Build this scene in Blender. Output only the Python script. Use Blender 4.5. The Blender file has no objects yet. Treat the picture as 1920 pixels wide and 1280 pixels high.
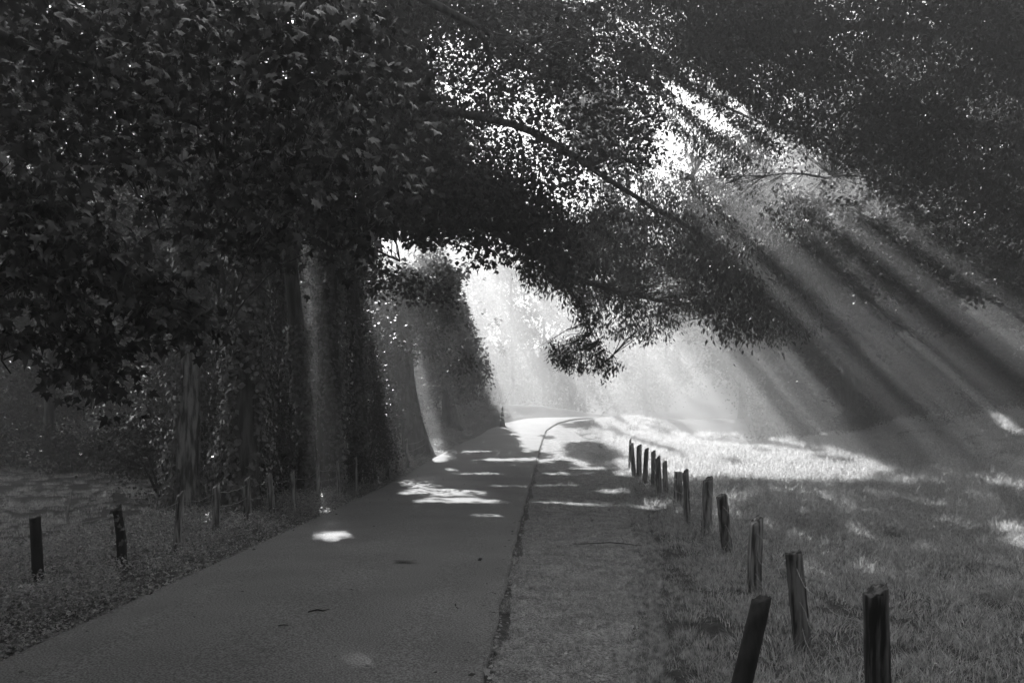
import bpy, math, random
import numpy as np
from mathutils import Vector

rng = np.random.default_rng(7)
random.seed(7)
sc = bpy.context.scene

# ------------------------------------------------------------------ camera, sky, sun, exposure
F = 1600.0                      # focal length in photo pixels (30 mm on 36 mm)
HZ = 775.0                      # horizon row in the photo
EYE = 2.0
cam = bpy.data.cameras.new('camera'); cam.lens = 30.0; cam.sensor_width = 36.0
cam.shift_y = 135.0 / 1920.0; cam.clip_end = 2000; cam.clip_start = 0.05
co = bpy.data.objects.new('camera', cam); sc.collection.objects.link(co)
co.location = (0, 0, EYE); co.rotation_euler = (math.radians(90), 0, 0)
sc.camera = co

SUN = Vector((-460, 1600, 1205)).normalized()
elev = math.asin(SUN.z); azim = math.atan2(SUN.x, SUN.y)
world = bpy.data.worlds.new('World'); sc.world = world; world.use_nodes = True
wn = world.node_tree; wn.nodes.clear()
sky = wn.nodes.new('ShaderNodeTexSky'); sky.sky_type = 'NISHITA'; sky.sun_disc = False
sky.sun_elevation = elev; sky.sun_rotation = azim; sky.dust_density = 2.0
bw = wn.nodes.new('ShaderNodeRGBToBW')          # the photograph is black and white
bg = wn.nodes.new('ShaderNodeBackground'); bg.inputs['Strength'].default_value = 0.05
wo = wn.nodes.new('ShaderNodeOutputWorld')
wn.links.new(sky.outputs[0], bw.inputs[0]); wn.links.new(bw.outputs[0], bg.inputs['Color'])
wn.links.new(bg.outputs[0], wo.inputs['Surface'])
sl = bpy.data.lights.new('sun', 'SUN'); sl.energy = 5.0; sl.angle = math.radians(0.5)
so = bpy.data.objects.new('sun', sl); sc.collection.objects.link(so)
so.rotation_mode = 'QUATERNION'; so.rotation_quaternion = SUN.to_track_quat('Z', 'Y'); so.location = (-20, 40, 45)
sc.view_settings.view_transform = 'Standard'; sc.view_settings.look = 'None'
sc.view_settings.gamma = 1.0; sc.view_settings.use_curve_mapping = False
sc.view_settings.exposure = 2.3
HAZE_DENSITY = 0.0095
HAZE_G = 0.35
cy = sc.cycles
cy.use_denoising = True
cy.max_bounces = 5; cy.diffuse_bounces = 3; cy.glossy_bounces = 1; cy.transmission_bounces = 3
cy.volume_bounces = 0; cy.transparent_max_bounces = 4
cy.caustics_reflective = False; cy.caustics_refractive = False
cy.sample_clamp_indirect = 4.0

# ------------------------------------------------------------------ bookkeeping
COL = sc.collection
def tag(o, label=None, cat=None, group=None, kind=None):
    if label: o['label'] = label
    if cat: o['category'] = cat
    if group: o['group'] = group
    if kind: o['kind'] = kind
    return o
def empty(name, loc, label, cat, group=None):
    o = bpy.data.objects.new(name, None); COL.objects.link(o); o.location = loc
    o.empty_display_size = 0.3
    return tag(o, label, cat, group)
def link(name, me, mat, parent=None, loc=None):
    o = bpy.data.objects.new(name, me); COL.objects.link(o)
    if mat is not None and len(me.materials) == 0: me.materials.append(mat)
    if parent is not None:
        o.parent = parent
        pw = Vector((0, 0, 0)); q = parent
        while q is not None: pw += Vector(q.location); q = q.parent
        o.location = Vector(loc or (0, 0, 0)) - pw
    elif loc: o.location = loc
    return o
def npmesh(name, V, Fc, smooth=False):
    """V (n,3); Fc (m,k) equal-sized faces, or a list of such arrays."""
    V = np.ascontiguousarray(V, dtype=np.float32)
    if not isinstance(Fc, (list, tuple)): Fc = [Fc]
    Fc = [np.asarray(f, dtype=np.int32) for f in Fc if len(f)]
    me = bpy.data.meshes.new(name)
    me.vertices.add(len(V)); me.vertices.foreach_set('co', V.ravel())
    loops = np.concatenate([f.ravel() for f in Fc]) if Fc else np.zeros(0, np.int32)
    tot = np.concatenate([np.full(len(f), f.shape[1], np.int32) for f in Fc]) if Fc else np.zeros(0, np.int32)
    st = np.concatenate([[0], np.cumsum(tot)[:-1]]).astype(np.int32) if len(tot) else tot
    me.loops.add(len(loops)); me.loops.foreach_set('vertex_index', loops)
    me.polygons.add(len(tot)); me.polygons.foreach_set('loop_start', st); me.polygons.foreach_set('loop_total', tot)
    if smooth: me.polygons.foreach_set('use_smooth', np.ones(len(tot), bool))
    me.update(calc_edges=True)
    return me
class Geo:
    def __init__(s): s.V = []; s.F = {}; s.n = 0
    def add(s, V, Fc):
        V = np.asarray(V, float)
        for f in (Fc if isinstance(Fc, list) else [Fc]):
            f = np.asarray(f)
            if len(f): s.F.setdefault(f.shape[1], []).append(f + s.n)
        s.V.append(V); s.n += len(V)
    def build(s, name, mat, parent=None, smooth=False):
        me = npmesh(name, np.concatenate(s.V), [np.concatenate(v) for v in s.F.values()], smooth)
        return link(name, me, mat, parent)

# ------------------------------------------------------------------ noise, terrain
_lat = np.random.default_rng(3).random((256, 256))
def vnoise(x, y):
    x = np.asarray(x, float); y = np.asarray(y, float)
    xi = np.floor(x).astype(int); yi = np.floor(y).astype(int)
    fx = x - xi; fy = y - yi; fx = fx*fx*(3-2*fx); fy = fy*fy*(3-2*fy)
    g = lambda a, b: _lat[a & 255, b & 255]
    return (g(xi, yi)*(1-fx)*(1-fy) + g(xi+1, yi)*fx*(1-fy) + g(xi, yi+1)*(1-fx)*fy + g(xi+1, yi+1)*fx*fy)
def fbm(x, y, o=4):
    s = 0; a = 0.5; t = 0
    for k in range(o):
        s = s + a*vnoise(x*2**k + 17.3*k, y*2**k + 9.1*k); t += a; a *= 0.5
    return s/t
RY = [-30, 0, 6.75, 11.3, 19, 32, 43.7, 51.8, 57, 63, 72, 90]
RX = [-2.6, -2.3, -2.13, -1.95, -1.63, -1.0, -0.4, 0.15, 1.1, 3.2, 9.5, 26]
ZY = [-400, 0, 12, 20, 26, 32, 44, 52, 58, 64, 75, 100, 160, 500]
ZR = [0, 0, 0, 0, 0.1, 0.3, 0.58, 0.95, 1.45, 1.7, 1.5, 1.2, 2.0, 4.0]
def roadx(y): return np.interp(y, RY, RX)
def sstep(a, b, x):
    t = np.clip((x-a)/(b-a), 0, 1); return t*t*(3-2*t)
def roadz(y):
    return (np.interp(y-3, ZY, ZR) + np.interp(y, ZY, ZR) + np.interp(y+3, ZY, ZR))/3
def H(x, y):
    x = np.asarray(x, float); y = np.asarray(y, float)
    rx = roadx(y); u = x - rx
    near = roadz(y)
    hillz = 14*sstep(108, 165, y) + 7*sstep(66, 115, y)*(sstep(10, 26, -x)+sstep(24, 44, x))
    right = -0.12 + sstep(18, 45, y)*(0.35 + 2.0*sstep(11, 28, x)) - 1.7*sstep(46, 55, y)*sstep(9, 16, u) + 1.0*sstep(60, 100, y)
    left = -0.15*sstep(3, 8, -u) + near*0.0 + 0.9*sstep(30, 60, y)*1.0 + 0.5*sstep(28, 44, y)*sstep(2, 4, -u)*(1-sstep(5, 12, -u))
    z = near*(1 - sstep(4.6, 9, u) - sstep(3.2, 8, -u)) + right*sstep(4.6, 9, u) + left*sstep(3.2, 8, -u)
    bank = 1.0*np.exp(-((u+4.2)/1.7)**2)*sstep(40, 50, y)*(1-sstep(66, 80, y))
    off = np.clip(np.abs(u)-2.4, 0, 2)/2
    z = z + hillz + bank*1.1 + off*0.16*(fbm(x*0.35, y*0.35, 3)-0.5) - 0.03*(np.abs(u) > 1.98)
    return z
def P(px, py, Y): return np.array([(px-960)/F*Y, Y, EYE + (HZ-py)/F*Y])
def hit(px, py):
    """ground point seen at photo pixel (px, py)"""
    Y = np.linspace(3, 120, 8000)
    p = EYE + (HZ-py)/F*Y - H((px-960)/F*Y, Y)
    k = np.argmax(p < 0)
    return np.array([(px-960)/F*Y[k], Y[k], float(H((px-960)/F*Y[k], Y[k]))])

# ------------------------------------------------------------------ where the sun finds gaps in the leaf cover
SX, SY = -SUN.x/SUN.z, SUN.y/SUN.z              # per metre of height
def shadow_xy(Pn): return Pn[:, 0] + SX*Pn[:, 2], Pn[:, 1] - SY*Pn[:, 2]
def inpoly(x, y, poly):
    r = np.zeros(np.shape(x), bool); n = len(poly)
    for i in range(n):
        x1, y1 = poly[i]; x2, y2 = poly[(i+1) % n]
        c = ((y1 > y) != (y2 > y)) & (x < (x2-x1)*(y-y1)/((y2-y1) or 1e-9) + x1)
        r ^= c
    return r
CLEARING = [(0.7, 34), (2.3, 29), (3.3, 25.8), (9, 24.6), (12.6, 27), (14.3, 34), (15.0, 46), (18, 60), (21, 80), (16, 92), (-1, 92), (-0.6, 60), (0.5, 45)]
def radial(deg, rho, w, l): return (SX*EYE + rho*math.sin(math.radians(deg)), -SY*EYE + rho*math.cos(math.radians(deg)), w, l, deg)
GAPS = [                                        # x, y, half width, half length, heading
    radial(-5.7, 36, 0.55, 4.0), radial(-12.8, 23.5, 0.22, 2.2), radial(-9.6, 27, 0.13, 1.6), radial(-3.9, 37, 0.12, 2.0),
    radial(16.8, 52, 0.6, 3.5), radial(19.0, 53, 0.35, 3), radial(21.0, 54, 0.75, 3.2), radial(23.6, 54, 0.3, 3), radial(26.3, 54, 0.6, 3),
    radial(24.6, 18.5, 0.3, 2.2), radial(27.8, 17.5, 0.5, 2.4), radial(31.2, 17, 0.2, 2.2), radial(34.4, 18, 0.45, 2.6), radial(37.6, 19, 0.35, 3),
    radial(29.6, 45, 0.5, 3), radial(35.6, 36, 0.9, 4), radial(42, 30, 0.4, 3),
    (-2.85, 13.5, 0.42, 0.55, 0), (-3.2, 14.9, 0.2, 0.25, 0),
    (-1.7, 20.6, 1.05, 1.0, 0), (-1.15, 18.7, 1.0, 0.7, 0), (-2.1, 22.0, 0.5, 0.5, 0), (-2.3, 20.2, 0.4, 0.4, 0), (-0.42, 16.2, 0.35, 0.25, 0),
    (-0.2, 22.3, 0.8, 0.3, 0), (-3.0, 17.1, 0.3, 0.35, 0), (-3.75, 17.4, 0.35, 0.5, 0), (-0.8, 25.5, 0.8, 0.4, 0),
    (-1.4, 34.5, 0.6, 0.6, 0), (-0.3, 30.5, 0.9, 0.7, 0), (1.0, 31, 0.8, 0.9, 0), (1.7, 26.5, 0.9, 0.45, 0), (2.7, 28, 0.7, 0.5, 0),
    (0.9, 19.3, 0.5, 0.25, 0), (1.7, 18.9, 0.7, 0.3, 0), (1.5, 23.2, 0.9, 0.3, 0), (2.6, 21.6, 0.6, 0.35, 0),
    (2.9, 18.3, 0.4, 0.4, 0), (3.3, 16.9, 0.35, 0.3, 0), (-0.9, 11.3, 0.5, 0.12, 0), (-1.0, 10.1, 0.6, 0.1, 0),
    (-8, 26, 0.5, 0.5, 0), (-3.4, 40, 0.5, 1.2, 0), (-3.6, 55, 0.8, 3, 0),
]
# partial openings: only the leaf cover beyond a given depth is open, so the sun reaches leaves standing in front
HIGH = [(-2.5, 23.6, 0.7, 1.5, 33.5), (-1.9, 26.5, 0.35, 1.2, 35), (0.55, 1.3, 0.22, 0.5, 9.5), (0.0, 0.4, 0.12, 0.3, 9.5), (-0.95, 2.3, 0.12, 0.2, 8), (-1.9, 2.9, 0.1, 0.2, 8), (-4.0, 17.0, 0.25, 0.8, 27), (-5.6, 15.2, 0.3, 0.5, 20.5)]
def lit(gx, gy):
    gx = np.asarray(gx, float); gy = np.asarray(gy, float)
    wx = gx + 1.1*(fbm(gx*0.9, gy*0.6+40)-0.5); wy = gy + 1.6*(fbm(gx*0.9+70, gy*0.6)-0.5)
    n1 = fbm(gx*0.95+3, gy*0.13+5, 3)
    r = inpoly(wx, wy, CLEARING) & ((n1 > 0.355) | ((gx > 3.6) & (gy < 31)))
    for (x, y, w, l, a) in GAPS:
        ca, sa = math.cos(math.radians(a)), math.sin(math.radians(a))
        k = 0.7 if l < 1.5 else 0.12
        ux = (gx-x)*ca - (gy-y)*sa; uy = (gx-x)*sa + (gy-y)*ca
        q = (ux/w)**2 + (uy/l)**2 + k*4*(fbm(gx*2.6+x, gy*3.2, 3)-0.5)
        r |= (q < 1) & (np.abs(ux) < 2*w) & (np.abs(uy) < 2*l)
    fine = fbm(gx*3.1+11, gy*2.4+3, 2)
    r |= (gx > 3.2) & (gx < 20) & (gy > 3) & (gy < 30) & (fine > 0.72 - 0.06*sstep(4, 24, gy) + 0.1*sstep(13, 20, gx))
    r |= (gx > -7.5) & (gx < -2.9-0.09*gy+0.4) & (gy > 13) & (gy < 24) & (fine > 0.72)
    dap = (gx > 3.5) & (gx < 18) & (gy > 11) & (gy < 27)
    r |= dap & (fbm(gx*1.5+31, gy*1.1+7, 2) > 0.80 - 0.1*sstep(13, 25, gy))
    return r
# openings seen from the lane: (polygon in the view, nearest depth, farthest depth) kept free of leaves
OPEN_NEAR = [(702, 448), (740, 430), (830, 424), (845, 470), (905, 515), (950, 470), (985, 530), (1060, 560), (1085, 640), (1190, 645), (1262, 606), (1300, 606), (1420, 850), (900, 820), (885, 780), (865, 570), (760, 545), (704, 520)]
OPEN_MID = [(700, 425), (845, 415), (858, 460), (875, 430), (1000, 420), (1300, 590), (1345, 640), (1420, 850), (960, 800), (935, 700), (915, 640), (875, 570), (856, 490), (820, 465), (805, 520), (772, 495), (735, 540), (700, 500)]
SKYGAP = [(760, 60), (820, 40), (900, 50), (960, 110), (1040, 150), (1080, 230), (1150, 330), (1110, 430), (1000, 440), (930, 350), (870, 260), (800, 170)]
SKYGAP2 = [(1300, 170), (1360, 180), (1430, 240), (1540, 290), (1500, 310), (1400, 250), (1310, 210)]
SKYGAP3 = [(1430, 390), (1520, 400), (1530, 470), (1460, 500), (1420, 450)]
def keep(Pn, soft=10.0, gaps=True, openings=True):
    gx, gy = shadow_xy(Pn)
    k = np.ones(len(Pn), bool)
    if gaps:
        k &= ~lit(gx+rng.normal(0, 0.08, len(gx)), gy+rng.normal(0, 0.10, len(gy)))
        for hx, hy, hw_, hl, y0 in HIGH: k &= ~((((gx-hx)/hw_)**2 + ((gy-hy)/hl)**2 < 1) & (Pn[:, 1] > y0))
    Y = np.maximum(Pn[:, 1], 0.5)
    px = 960 + Pn[:, 0]/Y*F; py = HZ - (Pn[:, 2]-EYE)/Y*F
    soft = soft + 0.2*np.minimum(Y, 70)
    wob = 75*sstep(28, 36, Y) + 70*sstep(48, 58, Y)
    px = px + rng.normal(0, 1, len(px))*soft + wob*(fbm(Pn[:, 0]*1.1+5, Pn[:, 2]*1.1, 3)-0.5)
    py = py + wob*(fbm(Pn[:, 0]*1.1+55, Pn[:, 2]*1.1+9, 3)-0.5); py = py + rng.normal(0, 1, len(px))*soft
    if openings:
        k &= ~(inpoly(px, py, OPEN_NEAR) & (Y < 34))
        k &= ~(inpoly(px, py, OPEN_MID) & (Y >= 34) & (Y < 92))
    th = rng.random(len(px))
    k &= ~(inpoly(px, py, SKYGAP) & (th < np.where(Y > 30, 0.88, 0.32)))
    k &= ~((inpoly(px, py, SKYGAP2) | inpoly(px, py, SKYGAP3)) & (th < 0.5) & (Y > 12))
    return k

# ------------------------------------------------------------------ materials (all greys: the photograph is black and white)
def newmat(name):
    m = bpy.data.materials.new(name); m.use_nodes = True
    nt = m.node_tree; nt.nodes.clear()
    out = nt.nodes.new('ShaderNodeOutputMaterial')
    return m, nt, out
def N(nt, t, **kw):
    n = nt.nodes.new(t)
    for k, v in kw.items():
        if k in n.inputs: n.inputs[k].default_value = v
        else: setattr(n, k, v)
    return n
def g(v): return (v, v, v, 1)
def ramp(nt, a, b, p0=0.3, p1=0.7):
    r = nt.nodes.new('ShaderNodeValToRGB')
    r.color_ramp.elements[0].position = p0; r.color_ramp.elements[0].color = g(a)
    r.color_ramp.elements[1].position = p1; r.color_ramp.elements[1].color = g(b)
    return r
def leafmat(name, lo, hi, trans=0.4, rough=0.4, spec=0.5, scale=6.0, tmul=1.3):
    m, nt, out = newmat(name); L = nt.links.new
    geo = N(nt, 'ShaderNodeNewGeometry')
    no = N(nt, 'ShaderNodeTexNoise', Scale=scale, Detail=1.0); L(geo.outputs['Position'], no.inputs['Vector'])
    r = ramp(nt, lo, hi, 0.35, 0.65); L(no.outputs['Fac'], r.inputs[0])
    p = N(nt, 'ShaderNodeBsdfPrincipled', Roughness=rough)
    p.inputs['Specular IOR Level'].default_value = spec
    L(r.outputs[0], p.inputs['Base Color'])
    t = N(nt, 'ShaderNodeBsdfTranslucent')
    mx = N(nt, 'ShaderNodeMix', data_type='RGBA', blend_type='MULTIPLY'); mx.inputs[0].default_value = 1
    L(r.outputs[0], mx.inputs[6]); mx.inputs[7].default_value = (tmul, tmul, tmul, 1); L(mx.outputs[2], t.inputs['Color'])
    ms = N(nt, 'ShaderNodeMixShader'); ms.inputs[0].default_value = trans
    L(p.outputs[0], ms.inputs[1]); L(t.outputs[0], ms.inputs[2]); L(ms.outputs[0], out.inputs['Surface'])
    return m
def surf(name, lo, hi, scale, rough=0.85, bump=0.0, bscale=None, stretch=(1, 1, 1), spec=0.3, p0=0.35, p1=0.65, detail=4.0, dist=0.02, scale2=None, amt2=0.35):
    m, nt, out = newmat(name); L = nt.links.new
    tc = N(nt, 'ShaderNodeNewGeometry')
    mp = N(nt, 'ShaderNodeMapping'); mp.inputs['Scale'].default_value = stretch
    L(tc.outputs['Position'], mp.inputs['Vector'])
    no = N(nt, 'ShaderNodeTexNoise', Scale=scale, Detail=detail); L(mp.outputs[0], no.inputs['Vector'])
    r = ramp(nt, lo, hi, p0, p1); L(no.outputs['Fac'], r.inputs[0]); colo = r.outputs[0]
    if scale2:
        n2 = N(nt, 'ShaderNodeTexNoise', Scale=scale2, Detail=3.0); L(mp.outputs[0], n2.inputs['Vector'])
        r2 = ramp(nt, 1-amt2, 1+amt2*0.5, 0.35, 0.65); L(n2.outputs['Fac'], r2.inputs[0])
        mx = N(nt, 'ShaderNodeMix', data_type='RGBA', blend_type='MULTIPLY'); mx.inputs[0].default_value = 1
        L(colo, mx.inputs[6]); L(r2.outputs[0], mx.inputs[7]); colo = mx.outputs[2]
    p = N(nt, 'ShaderNodeBsdfPrincipled', Roughness=rough); p.inputs['Specular IOR Level'].default_value = spec
    L(colo, p.inputs['Base Color'])
    if bump:
        nb = N(nt, 'ShaderNodeTexNoise', Scale=bscale or scale, Detail=6.0); L(mp.outputs[0], nb.inputs['Vector'])
        b = N(nt, 'ShaderNodeBump', Strength=bump, Distance=dist); L(nb.outputs['Fac'], b.inputs['Height'])
        L(b.outputs[0], p.inputs['Normal'])
    L(p.outputs[0], out.inputs['Surface'])
    return m
M_maple = leafmat('maple_leaf', 0.02, 0.075, 0.35, 0.3, 0.7, 9)
M_leaf = leafmat('canopy_leaf', 0.025, 0.075, 0.4, 0.45, 0.45, 3)
M_far = leafmat('far_leaf', 0.025, 0.06, 0.4, 0.6, 0.3, 1.5)
M_ivy = leafmat('ivy_leaf', 0.07, 0.22, 0.25, 0.34, 0.6, 7)
M_grass = leafmat('grass_blade', 0.12, 0.52, 0.58, 0.4, 0.5, 16, 1.7)
M_weed = leafmat('weed_leaf', 0.10, 0.5, 0.4, 0.4, 0.5, 14)
M_bark = surf('bark', 0.03, 0.12, 9, 0.9, 0.9, 14, (1, 1, 0.18), p0=0.4, p1=0.62, dist=0.04)
M_twig = surf('twig_bark', 0.03, 0.07, 20, 0.8)
M_wood = surf('weathered_wood', 0.02, 0.24, 26, 0.85, 1.0, 34, (1, 1, 0.10), p0=0.42, p1=0.6, dist=0.012, scale2=7, amt2=0.5)
M_greywood = surf('grey_weathered_wood', 0.06, 0.42, 26, 0.85, 1.0, 34, (1, 1, 0.10), p0=0.4, p1=0.62, dist=0.012, scale2=7, amt2=0.5)
M_barkpale = surf('pale_bark', 0.08, 0.42, 12, 0.9, 1.0, 16, (1, 1, 0.16), p0=0.4, p1=0.6, dist=0.04)
M_darkwood = surf('creosoted_wood', 0.012, 0.035, 30, 0.8, 0.8, 34, (1, 1, 0.08), dist=0.01)
M_road = surf('asphalt', 0.06, 0.30, 60, 0.8, 0.8, 110, spec=0.25, p0=0.36, p1=0.66, dist=0.008, scale2=0.8, amt2=0.16)
M_gravel = surf('gravel_ground', 0.09, 0.36, 45, 0.9, 1.0, 70, p0=0.42, p1=0.58, dist=0.015, scale2=2.5, amt2=0.4)
M_stone = surf('gravel_stone', 0.18, 0.48, 14, 0.8, p0=0.3, p1=0.7)
M_soil = surf('field_soil', 0.03, 0.09, 8, 0.95, 0.8, 30, dist=0.03, scale2=0.6, amt2=0.4)
M_wire = surf('galvanised_wire', 0.2, 0.32, 20, 0.45, spec=0.7)
M_white = surf('reflective_white', 0.7, 0.8, 10, 0.4)
M_orange = surf('cone_plastic', 0.16, 0.19, 10, 0.5)
M_pale = surf('pale_dead_wood', 0.25, 0.5, 30, 0.8, 0.5, 30, (1, 1, 0.2))

# ------------------------------------------------------------------ leaf building
RH = np.array([(0, 0), (0.5, 0.42), (0, 1), (-0.5, 0.42)], float)
BROAD = np.array([(0.22, 0.0), (0.5, 0.6), (-0.12, 1.0), (-0.5, 0.38)], float)
_mr = [(0.10, -0.02), (0.34, -0.10), (0.27, 0.10), (0.60, 0.20), (0.44, 0.33), (0.54, 0.58), (0.25, 0.50), (0.17, 0.70)]
MAPLE = np.array([(0, 0.02)] + _mr + [(0, 1)] + [(-x, y) for x, y in _mr[::-1]], float)
def frames(D, Nn):
    D = D/np.linalg.norm(D, axis=1, keepdims=True)
    S = np.cross(D, Nn); l = np.linalg.norm(S, axis=1, keepdims=True); S = S/np.maximum(l, 1e-6)
    return D, S, np.cross(S, D)
def leaves(Pn, D, Nn, ln, wd, shape='rhomb'):
    n = len(Pn); D, S, U = frames(D, Nn)
    ln = np.broadcast_to(ln, n)[:, None]; wd = np.broadcast_to(wd, n)[:, None]
    if shape in ('rhomb', 'broad'):
        pts = RH if shape == 'rhomb' else BROAD
        curl = np.array([0, 0.10, -0.10, 0.10])
        V = np.stack([Pn + S*pts[k, 0]*wd + D*pts[k, 1]*ln + U*curl[k]*wd for k in range(4)], 1).reshape(-1, 3)
        return V, (np.arange(n)*4)[:, None] + np.array([0, 1, 2, 3])
    pts = MAPLE; m = len(pts)
    cs = np.concatenate([[(0, 0.3)], pts])
    r2 = np.hypot(cs[:, 0], cs[:, 1]-0.3)
    V = np.stack([Pn + S*cs[k, 0]*wd + D*cs[k, 1]*ln - U*(0.45*r2[k]**2 - 0.3*abs(cs[k, 0]))*ln for k in range(m+1)], 1).reshape(-1, 3)
    tri = np.array([(0, 1+k, 1+(k+1) % m) for k in range(m)])
    return V, ((np.arange(n)*(m+1))[:, None, None] + tri[None]).reshape(-1, 3)
def randdir(n, down=0.0, flat=1.0):
    v = rng.normal(size=(n, 3)); v[:, 2] *= flat; v /= np.linalg.norm(v, axis=1, keepdims=True); v[:, 2] -= down
    return v/np.linalg.norm(v, axis=1, keepdims=True)
def sprays(C, n, L, ln, asp=0.75, droop=0.25, ldown=0.35, up=1.2, axis=None, flat=0.16):
    """around each centre C a flattened leafy spray; returns P, D, N, len, wid"""
    m = len(C)
    A = randdir(m, droop, 0.4) if axis is None else axis
    B = np.cross(A, (0, 0, 1.0)); B /= np.maximum(np.linalg.norm(B, axis=1, keepdims=True), 1e-6); U = np.cross(B, A)
    u = rng.random((m, n))*1.1 - 0.5; v = rng.normal(0, 0.26, (m, n)); w = rng.normal(0, flat, (m, n))
    Ls = np.broadcast_to(L, m)[:, None]
    Pn = C[:, None] + A[:, None]*(u*Ls)[..., None] + B[:, None]*(v*Ls)[..., None] + U[:, None]*(w*Ls)[..., None]
    Pn[..., 2] -= 0.25*droop*Ls*(u**2+v**2)*2
    Pn = Pn.reshape(-1, 3); k = len(Pn)
    D = (np.repeat(A, n, 0)*0.6 + np.repeat(B, n, 0)*np.sign(v).reshape(-1, 1)*0.6 + rng.normal(0, 0.55, (k, 3)))
    D[:, 2] -= ldown
    Nn = rng.normal(0, 0.55, (k, 3)); Nn[:, 2] += up
    lnn = np.repeat(np.broadcast_to(ln, m), n)*rng.uniform(0.55, 1.3, k)
    return Pn, D, Nn, lnn, lnn*asp
def cull(T, k): return tuple(a[k] for a in T)
def cat(Ts): return tuple(np.concatenate(x) for x in zip(*Ts))

def tube(G, pts, rad, sides=8, rough=0.0, cap=True):
    pts = np.asarray(pts, float); n = len(pts); rad = np.broadcast_to(rad, n)
    T = np.gradient(pts, axis=0); T /= np.maximum(np.linalg.norm(T, axis=1, keepdims=True), 1e-9)
    ref = np.array([0.3, 0.9, 0.1]) if abs(T[0][2]) > 0.8 else np.array([0, 0, 1.0])
    X = np.cross(T, ref); X /= np.linalg.norm(X, axis=1, keepdims=True); Y = np.cross(T, X)
    a = np.linspace(0, 2*np.pi, sides, endpoint=False)
    rr = rad[:, None]*np.ones((n, sides))
    if rough:
        ph = rng.random(3)*6
        rr = rr*(1 + rough*(0.5*np.sin(3*a+ph[0]) + 0.35*np.sin(7*a+ph[1]+np.arange(n)[:, None]*0.25) + 0.5*(rng.random((n, sides))-0.5)))
    V = pts[:, None] + X[:, None]*(np.cos(a)*rr)[..., None] + Y[:, None]*(np.sin(a)*rr)[..., None]
    V = V.reshape(-1, 3)
    i = np.arange(n-1)[:, None]*sides; j = np.arange(sides)[None]; j2 = (j+1) % sides
    Q = np.stack([i+j, i+j2, i+sides+j2, i+sides+j], -1).reshape(-1, 4)
    F_ = [Q]
    if cap:
        V = np.concatenate([V, pts[:1], pts[-1:]]); b = n*sides
        F_.append(np.stack([np.full(sides, b), (np.arange(sides)+1) % sides, np.arange(sides)], 1))
        F_.append(np.stack([np.full(sides, b+1), (n-1)*sides+np.arange(sides), (n-1)*sides+(np.arange(sides)+1) % sides], 1))
    G.add(V, F_)
def curve(pts, n=12, wob=0.0):
    pts = np.asarray(pts, float); d = np.concatenate([[0], np.cumsum(np.linalg.norm(np.diff(pts, axis=0), axis=1))])
    t = np.linspace(0, d[-1], n)
    q = np.stack([np.interp(t, d, pts[:, k]) for k in range(3)], 1)
    for _ in range(2):
        q[1:-1] = 0.5*q[1:-1] + 0.25*(q[:-2]+q[2:])
    if wob: q[1:-1] += rng.normal(0, wob, (n-2, 3))
    return q

# ================================================================== SETTING
# ground: one sheet, fine near the lane and coarse out to the horizon
xs = np.concatenate([np.linspace(-240, -40, 16), np.linspace(-38, -9, 40), np.linspace(-8.6, 12, 120), np.linspace(12.5, 50, 60), np.linspace(54, 260, 16)])
ys = np.concatenate([np.linspace(-90, -6, 16), np.linspace(-4, 40, 190), np.linspace(40.5, 90, 100), np.linspace(95, 330, 20)])
XX, YY = np.meshgrid(xs, ys)
ZZ = H(XX, YY)
uu = np.abs(XX-roadx(YY)); ZZ = ZZ - 0.08*(uu < 1.7)
nx, ny = len(xs), len(ys)
I = (np.arange(ny-1)[:, None]*nx + np.arange(nx-1)[None]).ravel()
ground = link('ground', npmesh('ground', np.stack([XX.ravel(), YY.ravel(), ZZ.ravel()], 1), np.stack([I, I+1, I+1+nx, I+nx], 1), True), M_soil)
tag(ground, kind='structure', label='dark earth of the field and verges under the grass')

# road slab
yr = np.concatenate([np.linspace(-12, 4, 12), np.linspace(4.2, 30, 170), np.linspace(30.4, 88, 120)])
cx = roadx((yr-1.5))*0.25 + roadx(yr)*0.5 + roadx(yr+1.5)*0.25
hw = 1.93
eL = -hw + 0.03*(fbm(yr*2.1, yr*0+1, 3)-0.5) - 0.0
eR = hw + 0.07*(fbm(yr*1.7, yr*0+9, 4)-0.5)
tx = np.gradient(cx, yr); nl = np.sqrt(1+tx*tx)
cols = []
for f_, dz in ((0, -0.07), (0, -0.008), (0.02, 0.0), (0.25, 0.02), (0.5, 0.03), (0.75, 0.02), (0.985, 0.0), (1, -0.012), (1, -0.08)):
    e = eL*(1-f_) + eR*f_
    cols.append(np.stack([cx + e/nl, yr - e*tx/nl, roadz(yr) + 0.045 + dz], 1))
V = np.stack(cols, 1).reshape(-1, 3); k = len(cols)
I = (np.arange(len(yr)-1)[:, None]*k + np.arange(k-1)[None]).ravel()
road = link('road', npmesh('road', V, np.stack([I, I+1, I+1+k, I+k], 1), True), M_road)
tag(road, kind='structure', label='narrow paved lane climbing to a crest')
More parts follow.
